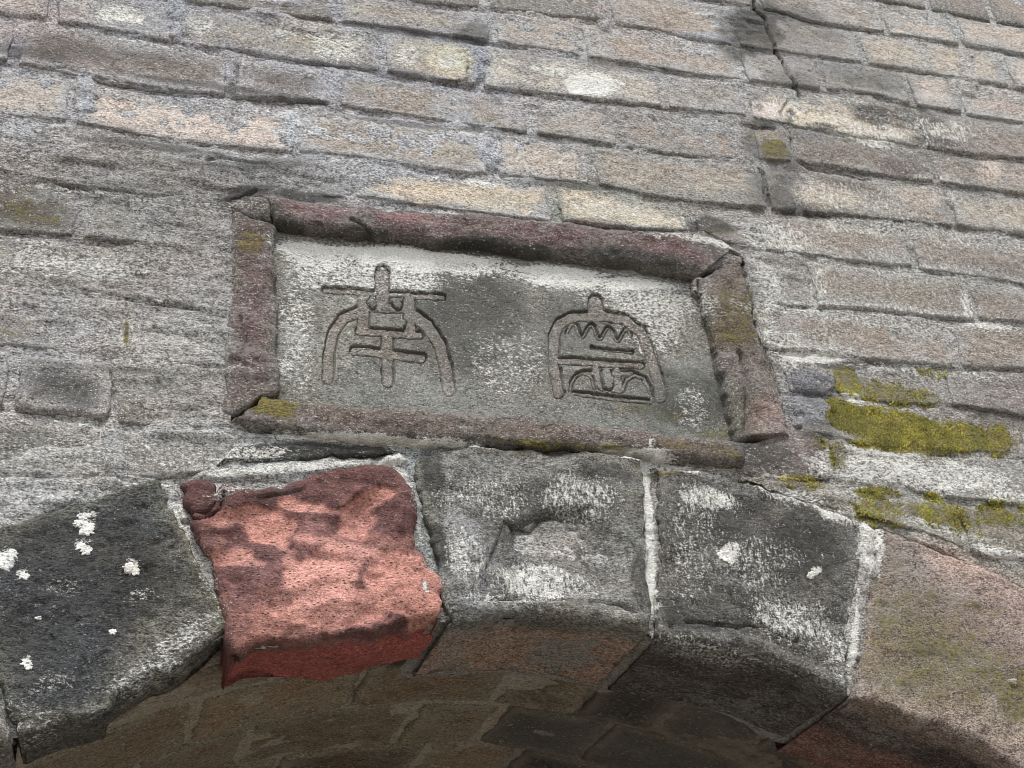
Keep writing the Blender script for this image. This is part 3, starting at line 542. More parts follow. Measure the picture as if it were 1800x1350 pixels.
for k in range(13):          # left and right of the picture
    a = JT[k]; b_ = JT[k + 1]
    zl0, zl1 = jz(k + 1, -1.2), jz(k, -1.2); zr0, zr1 = jz(k + 1, 1.9), jz(k, 1.9)
    xl = min(at(-150, 400)[0], -.98) if k > 3 else {0: 1.0, 1: .32, 2: -.24, 3: -.98}[k]
    ends = [r_[2] for r_ in ROWS if r_[0] == k and r_[1] == k + 1]
    def xq(uu):
        X = 0.
        for _ in range(8):
            z = (jz(k, X) + jz(k + 1, X)) / 2; pu, pv = pic(np.array(X), np.array(z)); X = at(uu, float(pv))[0]
        return X
    if ends:
        lo = xq(min(e[0] for e in ends)); hi = xq(max(e[-1] for e in ends))
        x = lo
        while x > -2.4:
            L = .29 + rng.uniform(-.03, .03); xs = np.linspace(x - L + .008, x - .008, 4); x -= L
            zt_, zb_ = jz(k, xs) - .006, jz(k + 1, xs) + .006
            if (np.hypot(xs - CX, zb_ - CZ) < RA + .3).any(): continue
            parts.append(block('b', np.stack([xs, zt_], -1), np.stack([xs, zb_], -1), res=.012, r=.008, back=.02, tilt=.003, colour=lin((130, 126, 120)) * (1 + .12 * rng.randn()), paint=False, raw=True, base_cover=(.2, .26, .03), edge_col=lin((132, 130, 126))))
        x = hi
        while x < 3.0:
            L = .29 + rng.uniform(-.03, .03); xs = np.linspace(x + .008, x + L - .008, 4); x += L
            zt_, zb_ = jz(k, xs) - .006, jz(k + 1, xs) + .006
            if (np.hypot(xs - CX, zb_ - CZ) < RA + .3).any(): continue
            parts.append(block('b', np.stack([xs, zt_], -1), np.stack([xs, zb_], -1), res=.012, r=.008, back=.02, tilt=.003, colour=lin((158, 142, 130)) * (1 + .12 * rng.randn()), paint=False, raw=True, base_cover=(.2, .26, .03), edge_col=lin((132, 130, 126))))
z = jz(13, 0.) - .0
while z > -2.55:
    course(z - .115, z, -2.6, CX - RA - .0, -.3 * rng.rand(), 0); course(z - .115, z, CX + RA + .02, 3.0, .0, 0); z -= .115
V, f, b, g = join_raw(parts)
mesh_obj('outer_brickwork', V, f, M_BRICK, wall, b, g, kind='stuff')

# ------------------------------------------------------------------ the framed, carved panel
frame = slab = empty('carved_panel', (0, 0, .08), label='grey slab with two carved seal script characters inside a worn purple sandstone surround', category='plaque')
PD = .014       # how far the slab's face lies behind the wall face
C1 = [([(673,478),(673,525)],14),([(571,508),(680,516),(779,523)],7),([(632,546),(604,558),(587,582),(579,620),(577,664)],11),([(724,550),(752,572),(772,600),(784,640),(790,686)],12),
 ([(633,579),(680,583),(738,588)],9),([(625,614),(680,619),(742,627)],10),([(682,590),(683,668)],12),([(640,520),(640,575)],12),([(720,524),(722,580)],12),([(640,536),(720,542)],10)]
I1 = [([(662,563),(707,567)],7.5),([(653,530),(656,533)],6),([(697,532),(701,536)],6)]
C2 = [([(1048,528),(1050,552)],14),([(1050,552),(1005,557),(984,569),(974,592),(974,640),(980,676),(983,690)],11),([(1050,552),(1096,561),(1126,580),(1142,615),(1153,650),(1163,698)],11),
 ([(x_, 578 + (x_ - 998) * .10 - 11 * math.cos((x_ - 1008) / 31.5 * 2 * math.pi)) for x_ in range(997, 1114, 3)],4.2),
 ([(1040,611),(1112,618)],4),([(984,633),(1050,637),(1128,642)],7.5),([(1048,645),(1058,678),(1090,684),(1086,650)],8),([(1010,690),(1070,698),(1144,706)],5.5),([(1004,688),(1006,671),(1014,659),(1026,654),(1039,660),(1047,680)],4.6),([(1097,684),(1103,666),(1117,658),(1131,664),(1141,682),(1149,702)],4.8),([(1030,655),(1110,655)],6)]
I2 = [([(1066,655),(1070,676)],8),([(1018,674),(1030,677)],4)]
def carve(u, v, St, Is):
    d = np.full(u.shape, 99.)
    for p, w in St: d = np.minimum(d, segd(u, v, p) - w)
    for p, w in Is: d = np.maximum(d, -(segd(u, v, p) - w))
    return d
x0, x1, z0, z1 = -.395, .400, -.105, .285
st = .0013
xs = np.arange(x0, x1, st); zs = np.arange(z1, z0, -st); X, Z = np.meshgrid(xs, zs)
# survey coordinates on the slab's own plane
q = np.stack([X - CAM[0], np.full(X.shape, PD) - CAM[1], Z - CAM[2]], -1) @ R
su, sv = 900 + F * q[..., 0] / -q[..., 2], 675 - F * q[..., 1] / -q[..., 2]
P = np.stack([X, 0 * X, Z], -1)
wob = fbm(P, 90, 2, 61) * 1.7
d1, d2 = carve(su + wob, sv - wob, C1, I1), carve(su + wob, sv - wob, C2, I2)
ero = 1 - .55 * sstep(60, 0, np.hypot(su - 1180, sv - 690))       # the lower right is worn
m1, m2 = sstep(.9, -1.1, d1), sstep(.9, -1.1, d2) * ero
fadeb = sstep(700, 655, sv - (su - 680) * .05)
m1 = m1 * (.35 + .65 * fadeb)
Y = PD + fbm(P, 7, 2, 50) * .004 + fbm(P, 30, 3, 51) * .0016 + fbm(P, 120, 2, 52) * .0007 + (m1 + m2) * (.0034 + .0012 * fbm(P, 60, 2, 53)) + .0040 * (1 + .5 * fbm(P, 25, 2, 54)) * (np.exp(-((d1 + 1.3) / 1.35) ** 2) * (.35 + .65 * sstep(700, 655, sv - (su - 680) * .05)) + np.exp(-((d2 + 1.3) / 1.35) ** 2) * ero)
sc = np.sin((su * .55 + sv * -.32) * .9) * sstep(1.2, .6, ell(su, sv, (1160,560,75,60,30), 0)); Y = Y + sc * .0005   # chisel marks
for pts, wd, dp in [([(530,470),(560,500)],1.5,.002),([(1180,600),(1230,700)],1.5,.002)]: Y += dp * sstep(wd + 1, wd - 1, segd(su, sv, pts))
P[..., 1] = Y
V = P.reshape(-1, 3); fc = grid_faces(*X.shape)
base = np.zeros((len(V), 3)) + lin((114, 115, 107)); uu, vv = su.reshape(-1), sv.reshape(-1)
cm = np.maximum(m1, m2).reshape(-1)[:, None] * .65
mot = fbm(V, 16, 4, 91)[:, None]
base = base * (1.12 + .55 * mot)
base, (w_, k_, g_) = marks(uu, vv, V[:, 0], V[:, 1], V[:, 2], base)
base = base * (1 - .8 * cm) + lin((132, 122, 113)) * .8 * cm; w_ = w_ * (1 - .75 * cm[:, 0]); k_ = k_ * (1 - .6 * cm[:, 0])
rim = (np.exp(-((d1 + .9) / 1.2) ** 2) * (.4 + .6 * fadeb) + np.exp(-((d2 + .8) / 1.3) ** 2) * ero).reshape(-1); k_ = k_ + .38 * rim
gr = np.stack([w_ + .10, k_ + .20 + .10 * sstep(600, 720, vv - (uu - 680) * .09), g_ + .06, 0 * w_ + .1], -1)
q1 = (d1 < 1.0); q2 = (d2 < 1.0)
fm = lambda a: a[:-1, :-1].reshape(-1)
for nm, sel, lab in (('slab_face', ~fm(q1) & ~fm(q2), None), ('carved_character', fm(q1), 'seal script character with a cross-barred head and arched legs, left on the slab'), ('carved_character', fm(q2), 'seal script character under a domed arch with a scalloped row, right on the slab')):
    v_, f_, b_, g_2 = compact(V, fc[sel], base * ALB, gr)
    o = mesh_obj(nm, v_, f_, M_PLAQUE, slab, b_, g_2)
    if lab: o['label'] = lab
# keep the three pieces shading as one surface
PUR, PURD = lin((112, 78, 80)), lin((96, 84, 80))
def P2(pts, y=0.0): return at(*np.array(pts, float).T, y)
def railpaint(rgb2, seed):
    def fn(u, v, V, base):
        k = sstep(-.05, .45, fbm(V, 18, 4, seed))[:, None] * .7
        return base * (1 - k) + lin(rgb2) * k
    return fn
rk = dict(mat=M_RAIL, parent=frame, r=.005, back=.05, jag=.0036, res=.003, amp=(.0042, .0028, .0010), scl=(11, 32, 100), edge_col=lin((112, 106, 100)))
block('moulding', P2([(470,352),(620,362),(760,374),(900,386),(1090,404),(1230,414),(1292,446)]), P2([(482,404),(600,418),(700,426),(800,436),(900,446),(1060,470),(1225,490)], .008), h0=-.001, bulge=.017, colour=lin((106, 78, 77)), paint=railpaint((100, 90, 86), 5), base_cover=(.10, .16, .02), **rk)
block('moulding', P2([(478,408),(481,500),(485,600),(487,697)][::1], .008)[::-1], P2([(410,372),(408,440),(404,520),(396,640),(392,738)])[::-1], left=None, right=None, h0=-.001, bulge=.012, colour=lin((108, 84, 81)), paint=railpaint((112, 100, 94), 6), base_cover=(.12, .12, .04), **rk)
block('moulding', P2([(470,706),(520,718),(700,732),(800,737),(870,734),(970,748),(1120,764),(1290,788)], .008), P2([(392,752),(500,767),(600,776),(830,789),(1080,803),(1300,824)]), h0=.002, bulge=.017, colour=lin((112, 97, 89)), paint=railpaint((104, 96, 82), 7), base_cover=(.10, .16, .10), **rk)
block('moulding', P2([(1300,452),(1318,510),(1334,570),(1346,612)]), P2([(1226,500),(1236,550),(1250,610),(1258,630)], .006), h0=-.001, bulge=.012, colour=lin((114, 94, 82)), paint=railpaint((104, 94, 66), 8), base_cover=(.10, .14, .10), **rk)
def flute(u, v, P): return -.007 * sstep(7, 1, segd(u, v, [(1300,628),(1312,680),(1318,760)])) + .003 * sstep(14, 4, segd(u, v, [(1284,635),(1292,690),(1300,750)]))
block('moulding', P2([(1342,598),(1356,650),(1372,700),(1388,765)]), P2([(1252,612),(1268,680),(1280,730),(1290,776)], .006), h0=-.001, bulge=.012, colour=lin((116, 102, 95)), paint=railpaint((112, 102, 96), 9), extra=flute, base_cover=(.10, .14, .04), **rk)
block('corner_block', P2([(404,352),(440,350),(474,356)]), P2([(410,376),(444,382),(478,392)]), h0=.001, bulge=.006, colour=lin((112, 98, 95)), base_cover=(.2, .2, .05), **rk)
block('corner_block', P2([(1290,800),(1340,768),(1400,752),(1440,762)]), P2([(1296,832),(1340,842),(1400,846),(1462,842)]), h0=-.002, bulge=.004, colour=lin((134, 118, 114)), base_cover=(.2, .2, .05), **rk)
block('corner_block', P2([(1222,410),(1262,420),(1300,448)]), P2([(1226,482),(1262,478),(1312,466)]), h0=.002, bulge=.010, colour=lin((118, 110, 108)), base_cover=(.2, .15, .05), **rk)
block('corner_block', P2([(1222,488),(1236,492)],.004), P2([(1218,520),(1232,522)],.004), h0=.0, bulge=.004, colour=lin((160, 118, 105)), **rk)
# bedding mortar the frame and slab sit in
def bed(poly_out, y):
    X = np.linspace(-.46, .49, 240); Zz = np.linspace(.36, -.15, 130); X, Zz = np.meshgrid(X, Zz)
    P = np.stack([X, 0 * X, Zz], -1); P[..., 1] = y + fbm(P, 40, 3, 71) * .003
    V = P.reshape(-1, 3); n = len(V)
    return V, grid_faces(*X.shape), np.tile(lin((112, 108, 100)), (n, 1)) * ALB, np.tile([.1, .25, .1, 0.], (n, 1))
V, f, b, g = bed(PQ, .026)
mesh_obj('bedding_mortar', V, f, M_MORTAR, frame, b, g)

# ------------------------------------------------------------------ the stone arch
arch = empty('stone_arch', (CX, 0, CZ), label='ring of big rough arch stones, grey and red, spanning under the carved slab', category='arch')
ak = dict(parent=arch, back=.10, jag=.0038, res=.0034, scl=(6, 22, 80))
def stoneA(u, v, P):
    chip = -.030 * sstep(1.15, .9, ell(u, v, (300,1215,115,30,-25), noise(P, 30, 4) * .12)) * (P[..., 1] < .05)
    return chip - .0020 * sstep(.15, .45, fbm(P * np.array([.6, 1, 1]), 190, 2, 8))
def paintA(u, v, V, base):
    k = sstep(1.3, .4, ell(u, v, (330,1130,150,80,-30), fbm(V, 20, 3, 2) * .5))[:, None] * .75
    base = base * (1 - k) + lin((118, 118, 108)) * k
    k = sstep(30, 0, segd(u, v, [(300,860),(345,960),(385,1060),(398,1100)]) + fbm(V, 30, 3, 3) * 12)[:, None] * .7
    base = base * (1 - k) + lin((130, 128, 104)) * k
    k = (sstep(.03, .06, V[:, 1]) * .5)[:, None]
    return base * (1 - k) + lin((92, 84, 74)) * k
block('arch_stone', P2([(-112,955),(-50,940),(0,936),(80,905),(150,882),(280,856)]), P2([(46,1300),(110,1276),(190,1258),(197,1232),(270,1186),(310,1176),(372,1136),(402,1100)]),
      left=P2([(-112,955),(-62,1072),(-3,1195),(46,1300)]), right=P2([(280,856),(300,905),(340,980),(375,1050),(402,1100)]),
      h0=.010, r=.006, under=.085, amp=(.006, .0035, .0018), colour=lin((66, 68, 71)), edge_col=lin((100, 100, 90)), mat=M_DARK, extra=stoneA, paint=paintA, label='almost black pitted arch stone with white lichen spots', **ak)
def pink(u, v, V):
    n = fbm(V, 34, 4, 19); m = np.zeros(u.shape)
    for e in RED: m = np.maximum(m, e[5] * sstep(1.30, .95, ell(u, v, e, n * .60)))
    return m
def stoneB(u, v, P):
    f = P[..., 1] < .04
    d = .010 * sstep(1.3, .3, ell(u, v, (560,1040,130,60,-5), 0)) + .008 * sstep(1.3, .3, ell(u, v, (710,1045,60,45,10), 0)) - .012 * sstep(1.2, .3, ell(u, v, (480,935,70,45,10), 0)) - .010 * sstep(1.2, .3, ell(u, v, (630,925,60,40,-25), 0))
    d = d + .008 * sstep(1.2, .4, ell(u, v, (570,975,90,20,10), 0)) - .016 * sstep(1.2, .6, ell(u, v, (350,885,40,34,0), 0)) + .006 * sstep(1.2, .3, ell(u, v, (700,900,40,60,0), 0))
    rdg = np.abs(fbm(P, 15, 3, 33)); rd2 = np.abs(fbm(P * np.array([.7, 1, 1.3]), 45, 3, 34)); return (d + .012 * (.25 - rdg) + .0012 * (.2 - rd2) - .0032 * pink(u, v, P)) * f
def paintB(u, v, V, base):
    m = pink(u, v, V)
    m = np.clip(m + .22 * sstep(.2, .5, fbm(V, 60, 3, 23)) + .30 * sstep(0, .4, fbm(V, 14, 3, 27)) * sstep(900, 960, v), 0, 1)
    m = m * sstep(.05, .02, V[:, 1])
    s = fbm(V, 12, 3, 29)[:, None]
    base = base * (1 + .35 * s); k = m[:, None]
    base = base * (1 - k) + lin((208, 134, 118)) * (1 + .16 * s) * k
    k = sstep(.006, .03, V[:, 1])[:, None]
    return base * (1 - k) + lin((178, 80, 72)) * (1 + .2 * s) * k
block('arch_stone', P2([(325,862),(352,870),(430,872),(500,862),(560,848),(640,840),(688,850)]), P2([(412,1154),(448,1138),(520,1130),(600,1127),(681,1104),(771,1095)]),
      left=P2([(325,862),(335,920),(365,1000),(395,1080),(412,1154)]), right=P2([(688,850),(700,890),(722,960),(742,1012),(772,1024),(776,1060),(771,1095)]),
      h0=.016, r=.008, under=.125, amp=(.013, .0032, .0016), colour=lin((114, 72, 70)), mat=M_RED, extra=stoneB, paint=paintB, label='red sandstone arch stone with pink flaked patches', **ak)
block('chipped_piece', P2([(314,852),(345,850),(372,858)]), P2([(340,912),(362,914),(390,890)]), h0=.012, r=.010, amp=(.004, .003, .001), colour=lin((106, 68, 66)), mat=M_RED, **ak)
def stoneC(u, v, P):
    f = P[..., 1] < .04
    d = -.016 * sstep(1.15, .75, ell(u, v, (985,985,118,78,8), noise(P, 25, 3) * .12)) + .008 * sstep(1.3, .2, ell(u, v, (990,1030,90,40,5), 0)) + .010 * sstep(1.2, .3, ell(u, v, (815,980,45,80,-5), 0))
    d = d - .006 * sstep(1.2, .4, ell(u, v, (830,1000,12,12,0), 0)) + .006 * sstep(14, 4, segd(u, v, [(800,1075),(960,1072),(1120,1098)]))
    return d * f
def paintC(u, v, V, base):
    s = fbm(V, 13, 4, 39)[:, None]; base = base * (1 + .5 * s)
    k = sstep(.012, .05, V[:, 1])[:, None]
    return base * (1 - k) + lin((150, 125, 108), .85) * (1 + .3 * s) * k
block('arch_stone', P2([(728,812),(780,795),(830,788),(960,796),(1128,808)]), P2([(786,1098),(860,1088),(960,1087),(1050,1096),(1136,1116)]),
      left=P2([(728,812),(738,880),(765,970),(780,1040),(786,1098)]), right=P2([(1128,808),(1132,900),(1130,1010),(1136,1116)]),
      h0=.012, r=.008, under=.20, amp=(.006, .004, .0014), colour=lin((110, 110, 107)), edge_col=lin((108, 108, 98)), mat=M_STONE, extra=stoneC, paint=paintC, streak=.6, base_cover=(.08, .12, 0), label='grey keystone with a broken hollow in its face', **ak)
def stoneD(u, v, P): return (.007 * sstep(14, 4, segd(u, v, [(1160,1118),(1330,1140),(1470,1205)])) - .004 * sstep(.1, .4, fbm(P, 14, 3, 4))) * (P[..., 1] < .04)
def paintD(u, v, V, base):
    s = fbm(V, 13, 4, 49)[:, None]; base = base * (1 + .45 * s)
    k = sstep(.012, .05, V[:, 1])[:, None]
    return base * (1 - k) + lin((78, 72, 66)) * (1 + .3 * s) * k
block('arch_stone', P2([(1152,826),(1210,828),(1280,842),(1400,882),(1512,918)]), P2([(1152,1130),(1230,1142),(1330,1162),(1420,1196),(1482,1222)]),
      left=P2([(1152,826),(1156,930),(1154,1030),(1152,1130)]), right=P2([(1512,918),(1514,1000),(1496,1110),(1482,1222)]),
      h0=.010, r=.008, under=.19, amp=(.006, .0035, .0014), colour=lin((80, 79, 77)), edge_col=lin((100, 99, 92)), mat=M_STONE, extra=stoneD, paint=paintD, streak=.55, base_cover=(.13, .16, 0), label='dark grey arch stone with streaked white crust and a white lichen disc', **ak)
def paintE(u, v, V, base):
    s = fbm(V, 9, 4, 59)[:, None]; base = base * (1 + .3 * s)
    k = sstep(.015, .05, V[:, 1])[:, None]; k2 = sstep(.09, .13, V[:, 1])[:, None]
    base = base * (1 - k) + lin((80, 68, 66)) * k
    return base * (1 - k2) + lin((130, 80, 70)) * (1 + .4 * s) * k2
endp = lambda r: [[CX + r * math.sin(.69), CZ + r * math.cos(.69)]]
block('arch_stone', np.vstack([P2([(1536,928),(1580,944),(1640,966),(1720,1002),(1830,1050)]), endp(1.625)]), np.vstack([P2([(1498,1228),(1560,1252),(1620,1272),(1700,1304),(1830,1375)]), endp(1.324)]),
      left=P2([(1536,928),(1530,1010),(1512,1120),(1498,1228)]), h0=.012, r=.010, under=.24, amp=(.007, .003, .001), colour=lin((146, 131, 118)), edge_col=lin((140, 122, 112)), mat=M_STONE, paint=paintE, base_cover=(0.02, .05, .10), label='smooth tan arch stone with olive algae, at the right end of the ring', **ak)
# the rest of the ring down to the springing
def radial(th0, th1, r0, r1):
    a = np.linspace(th0, th1, 6); o = lambda r: np.stack([CX + r * np.sin(a), CZ + r * np.cos(a)], -1)
    return o(r1), o(r0)
for sgn in (-1, 1):
    th = .520 if sgn < 0 else .695
    while th < 1.55:
        e = min(th + .22, 1.58); t0, t1 = (th + .006, e - .006) if sgn > 0 else (-e + .006, -th - .006)
        tp, bt = radial(t0, t1, RA, RA + .285 + .02 * rng.rand())
        block('arch_stone', tp, bt, h0=.010, r=.009, under=.1 if sgn < 0 else .2, colour=lin((108, 104, 99)) * rng.uniform(.7, 1.1), edge_col=lin((128, 126, 118)), mat=M_STONE, parent=arch, back=.1, jag=.004, res=.006, scl=(6, 22, 80), amp=(.007, .004, .0015), paint=False, base_cover=(.22, .2, .06), streak=.5)
        th = e
# small rubble stones packed between the frame and the arch
kk = dict(parent=wall, mat=M_STONE, back=.03, jag=.005, res=.003, amp=(.003, .002, .001))
for tp, bt, c, w in [([(410,786),(520,788),(640,790),(705,796)], [(370,818),(520,812),(640,804),(690,800)], (86,88,86), (.1,.2,0)),
                  ([(1300,850),(1380,856),(1470,866)], [(1300,842),(1390,880),(1490,906)], (118,116,104), (.1,.1,.1)),
                  ([(1392,700),(1440,694),(1462,712)], [(1396,752),(1440,756),(1466,754)], (132,134,140), (0,0,0)),
                  ([(1386,654),(1430,648),(1468,668)], [(1394,690),(1430,690),(1462,692)], (112,112,118), (.1,0,0))]:
    block('packing_stone', P2(tp), P2(bt), h0=.004, r=.010, colour=lin(c), edge_col=lin(c) * .9, base_cover=w, **kk)

# ------------------------------------------------------------------ the brick vault behind the ring
vault = empty('brick_vault', (CX, .2, CZ), label='shaded brown brick barrel vault running back behind the arch ring', category='vault')
RV = 1.347
def vmap(p, q, h):
    th = p / RV; r = RV - h
    return np.stack([CX + r * np.sin(th), -q, CZ + r * np.cos(th)], -1)
n_t = 260; a = np.linspace(-1.62, 1.62, n_t) * RV; yy = np.r_[np.arange(.012, 1.0, .008), np.linspace(1.0, 3.0, 30)]
A_, Yg = np.meshgrid(a, yy); Pv = vmap(A_, -Yg, -.009); nn = fbm(Pv, 30, 3, 81) * .004
Pv = vmap(A_, -Yg, -.0035 + nn + np.where(Yg < .09, -.03, 0)); Vv = Pv.reshape(-1, 3)
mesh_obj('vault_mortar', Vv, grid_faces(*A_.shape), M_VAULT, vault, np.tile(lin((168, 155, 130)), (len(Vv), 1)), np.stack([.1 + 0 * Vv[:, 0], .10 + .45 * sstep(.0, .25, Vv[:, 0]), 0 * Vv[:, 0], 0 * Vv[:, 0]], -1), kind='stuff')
for x0_, x1_, dp_ in ((-.425, -.152, .11), (-.152, .80, .222)):      # pointing on the soffit, between the ring's stones
    gx = np.arange(x0_, x1_, .004); gy = np.arange(.004, dp_, .004); GX, GY = np.meshgrid(gx, gy)
    P = np.stack([GX, GY, int_z(GX) + np.where(GX < -.152, .03, .005) + .012 * sstep(.17, .22, GX) * sstep(.44, .40, GX)], -1); P[..., 2] += fbm(P, 60, 3, 6) * .003; V = P.reshape(-1, 3)
    mesh_obj('soffit_pointing', V, grid_faces(*GX.shape), M_MORTAR, arch, np.tile(lin((150, 144, 134)), (len(V), 1)), np.tile([.05, .3, 0, 0.], (len(V), 1)))
y = .092; parts = []; ring_i = 0
while y < 2.9:
    wdt = .120 if y < .2 else .205 + rng.uniform(-.012, .012); p = -1.6 * RV + rng.rand() * .15
    while p < (1.6 * RV if y > .2 else -.20):
        L = rng.choice([.15, .18, .26]) + rng.uniform(-.015, .015)
        ps = np.linspace(p + .007, p + L - .007, 5); near = abs(p / RV) < .72 and y < 1.0
        wobv = rng.uniform(-.004, .004, 4)
        tp = np.stack([ps, np.full(5, -y - .007) + wobv[0]], -1); bt = np.stack([ps, np.full(5, -y - wdt + .007) + wobv[1]], -1)
        xm = (p + L / 2)
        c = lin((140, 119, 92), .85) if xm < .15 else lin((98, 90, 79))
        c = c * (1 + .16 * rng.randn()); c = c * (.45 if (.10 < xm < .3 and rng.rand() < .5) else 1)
        kd = .50 if xm > .15 else .12  # vault bricks and mortar get darker towards the right
        args = dict(plane=False, paint=False, mapf=vmap, r=.008, back=.02, h0=rng.uniform(-.002, .004), colour=c, edge_col=lin((142, 130, 106)), jag=.003, base_cover=(.10, kd, .02 if xm < .2 else .1), amp=(.004, .002, .001))
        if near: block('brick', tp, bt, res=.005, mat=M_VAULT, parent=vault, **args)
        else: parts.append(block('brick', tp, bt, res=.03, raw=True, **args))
        p += L
    y += wdt
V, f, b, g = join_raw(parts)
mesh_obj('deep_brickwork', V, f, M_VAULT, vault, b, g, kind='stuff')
# side walls of the passage below the vault
for sx in (-1, 1):
    ys = np.linspace(.0, 3.0, 50); zz = np.linspace(CZ + .02, -2.6, 24); Yg, Zg = np.meshgrid(ys, zz)
    P = np.stack([CX + sx * (RA + .004) + 0 * Yg, Yg, Zg], -1); P[..., 0] += fbm(P, 8, 3, 5) * .01
    V = P.reshape(-1, 3)
    mesh_obj('passage_wall', V, grid_faces(*Yg.shape), M_VAULT, vault, np.tile(lin((138, 126, 112)), (len(V), 1)), np.tile([.2, .2, .05, 0.], (len(V), 1)))

# ------------------------------------------------------------------ moss cushions and lichen
def moss_field(n, seed):
    r_ = np.random.RandomState(seed); V, Fc = [], []; out = []
    while len(out) < n:
        e = MOSS[r_.randint(0, 17)] if r_.rand() < 1.1 else MOSS[r_.randint(17, 26)]
        if r_.rand() > e[5] * min(1, e[2] * e[3] / 2200.0): continue
        a, rr = r_.rand() * 2 * math.pi, math.sqrt(r_.rand()) * 1.0; an = math.radians(e[4])
        x, y_ = rr * math.cos(a) * e[2], rr * math.sin(a) * e[3]
        out.append((e[0] + x * math.cos(an) - y_ * math.sin(an), e[1] + x * math.sin(an) + y_ * math.cos(an), e[5]))
    out = np.array(out); A = at(out[:, 0], out[:, 1]); dens = fbm(np.stack([A[:, 0], 0 * A[:, 0], A[:, 1]], -1), 45, 3, 12)
    k = dens + (out[:, 2] - .62) * 1.0 > r_.uniform(-.35, .40, len(A)); A = A[k]; yf = front(A[:, 0], A[:, 1]); k = yf < 1; A = A[k]; yf = yf[k]; m = len(A)
    s = r_.uniform(.0012, .0027, m); ang = r_.rand(m) * 6.28
    for j in range(4):
        t = ang + j * math.pi / 2
        V.append(np.stack([A[:, 0] + s * np.cos(t), yf + .0015, A[:, 1] + s * np.sin(t)], -1))
    tip = np.stack([A[:, 0] + r_.normal(0, .0014, m), yf - r_.uniform(.0003, .0022, m), A[:, 1] + r_.normal(.001, .0012, m)], -1)
    V.append(tip); V = np.stack(V, 1).reshape(-1, 3); b = np.arange(m) * 5
    Fc = np.concatenate([np.stack([b + j, b + (j + 1) % 4, b + 4], -1) for j in range(4)])
    c = np.stack([.27 * (1 + .14 * r_.randn(m)), .245 * (1 + .12 * r_.randn(m)), .036 + 0 * s], -1).clip(.01, .4); pt = sstep(-.3, .35, fbm(np.stack([A[:, 0], 0 * s, A[:, 1]], -1), 30, 3, 44)); c = c * (.6 + .6 * pt)[:, None] * r_.uniform(.5, 1.35, m)[:, None]
    return V, Fc, np.repeat(c, 5, 0)
M_MOSS = bpy.data.materials.new('moss'); M_MOSS.use_nodes = True
_t = M_MOSS.node_tree; _a = _t.nodes.new('ShaderNodeAttribute'); _a.attribute_name = 'tint'; _b = _t.nodes['Principled BSDF']
_n = _t.nodes.new('ShaderNodeTexNoise'); _n.inputs['Scale'].default_value = 400
_m = _t.nodes.new('ShaderNodeMix'); _m.data_type = 'RGBA'; _m.blend_type = 'MULTIPLY'; _m.inputs[0].default_value = .6
_g = _t.nodes.new('ShaderNodeNewGeometry'); _t.links.new(_g.outputs['Position'], _n.inputs['Vector'])
_t.links.new(_a.outputs['Color'], _m.inputs[6]); _t.links.new(_n.outputs['Color'], _m.inputs[7]); _t.links.new(_m.outputs[2], _b.inputs['Base Color'])
_b.inputs['Roughness'].default_value = .95
V, Fc, c = moss_field(22000, 3)
mesh_obj('moss', V, Fc, M_MOSS, None, c, None, kind='stuff', label='olive yellow moss cushions on the bricks right of the frame', category='moss')
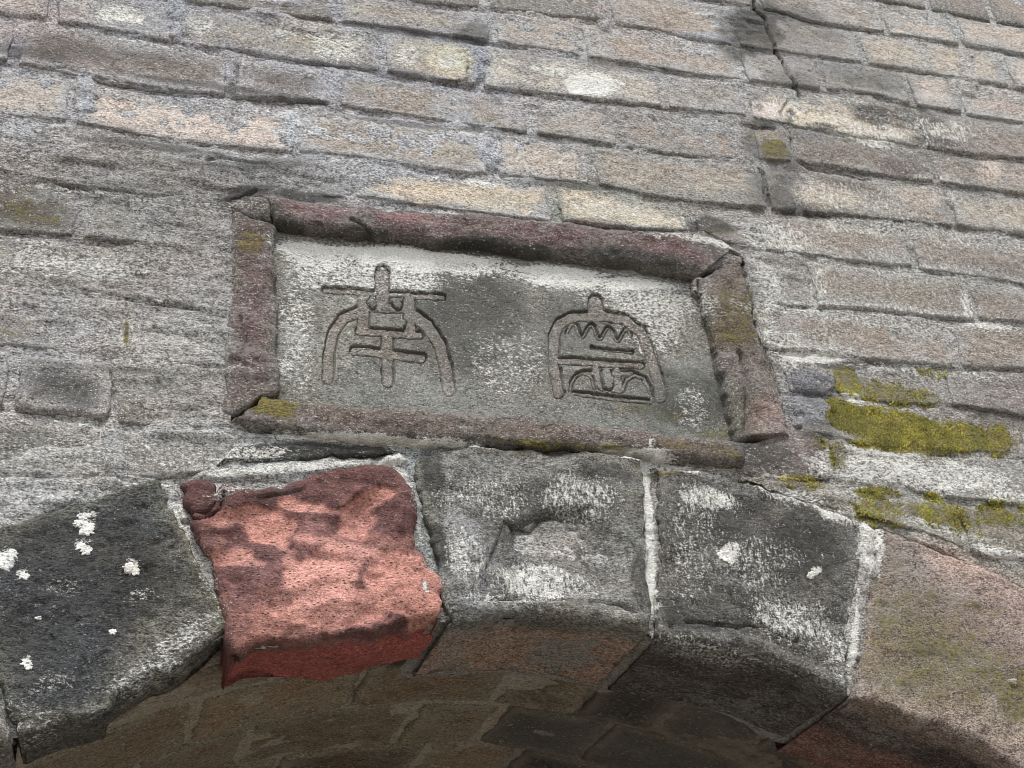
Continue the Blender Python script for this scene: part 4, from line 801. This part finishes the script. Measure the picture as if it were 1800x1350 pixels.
def lichen(lobes, label, rgb=(235, 236, 230), y=-.012, h=.0005, group=None):
    V, Fs, n = [], [], 0
    for (u, v, ru) in lobes:
        c = at(u, v, y); r0 = ru / 1100.0; k, m = 36, 7
        for a in range(m):
            fr = (a / (m - 1)); an = np.linspace(0, 2 * math.pi, k, endpoint=False)
            pn = np.stack([np.cos(an) * 1.3 + u, np.sin(an) * 1.3, np.full(k, v * 1.)], -1)
            rad = r0 * fr * (1.05 + .30 * noise(pn, 1.6, 3) + .34 * noise(pn, 5.0, 4))
            lx, lz = c[0] + rad * np.cos(an), c[1] + rad * np.sin(an) * .8; yf = np.minimum(front(lx, lz), .0)
            V.append(np.stack([lx, yf - h * (1 - fr ** 4) + (.0015 if a == m - 1 else 0) + h * .35 * noise(pn * (1 + a), 2.0, a), lz], -1))
        i = n + np.arange(k * m).reshape(m, k); j = np.roll(i, -1, 1)
        Fs.append(np.stack([i[:-1], i[1:], j[1:], j[:-1]], -1).reshape(-1, 4)); n += k * m
    V = np.concatenate(V); Fs = np.concatenate(Fs)
    o = mesh_obj('lichen_patch', V, Fs, M_LICHEN, None, np.tile(lin(rgb), (len(V), 1)), np.tile([0., 0, 0, 0], (len(V), 1)), label=label, category='lichen')
    o['group'] = 'pale lichen spots on the arch stones'
M_LICHEN = material('lichen_crust', specks=.3, pits=.7, bump=1.2, grain=.5)
YA = -.016
lichen([(146,902,9),(150,920,13),(140,915,8),(155,928,8)], 'large white lichen rosette near the top of the black arch stone', y=YA)
lichen([(142,957,8),(152,962,9),(140,955,5)], 'white lichen patch just under the large rosette on the black stone', y=YA)
lichen([(10,980,14),(20,972,9),(8,992,9),(2,984,10)], 'white lichen cluster at the left edge of the black stone', y=YA)
lichen([(40,1009,8),(36,1004,5),(46,1008,5)], 'small white lichen spot beside the cluster at the left edge of the black stone', y=YA)
lichen([(232,997,10),(238,1003,7),(226,1001,6)], 'round white lichen spot in the middle of the black stone', y=YA)
lichen([(47,1163,7),(50,1170,5)], 'small white lichen spot low on the black stone', y=YA)
lichen([(198,1108,5)], 'tiny white lichen dot low in the middle of the black stone', y=YA)
lichen([(68,1083,4)], 'tiny white lichen dot at the left of the black stone, above its low spot', y=YA)
lichen([(1276,970,13),(1288,978,12),(1292,970,6)], 'round white lichen disc on the dark grey arch stone', y=-.017)
lichen([(1427,1010,8),(1432,1006,5)], 'small white lichen dot on the dark grey arch stone, beside its black stain', y=-.016)
lichen([(1782,1198,8)], 'round tan lichen button on the tan arch stone', rgb=(190, 176, 150), y=-.018, h=.004)
# ------------------------------------------------------------------ ground in front of and through the gate
xs = np.linspace(-40, 40, 161); X, Yg = np.meshgrid(xs, xs)
P = np.stack([X, Yg, np.full(X.shape, -2.6)], -1); P[..., 2] += fbm(P, .8, 3, 2) * .02
V = P.reshape(-1, 3)
M_GROUND = material('trodden_paving', specks=.1, pits=.2, bump=1.0, grain=.5)
mesh_obj('ground', V, grid_faces(*X.shape)[:, ::-1], M_GROUND, None, np.tile(lin((160, 151, 138)), (len(V), 1)), np.tile([.1, .1, .05, 0.], (len(V), 1)), kind='structure', label='trodden stone paving in front of the gate', category='ground')
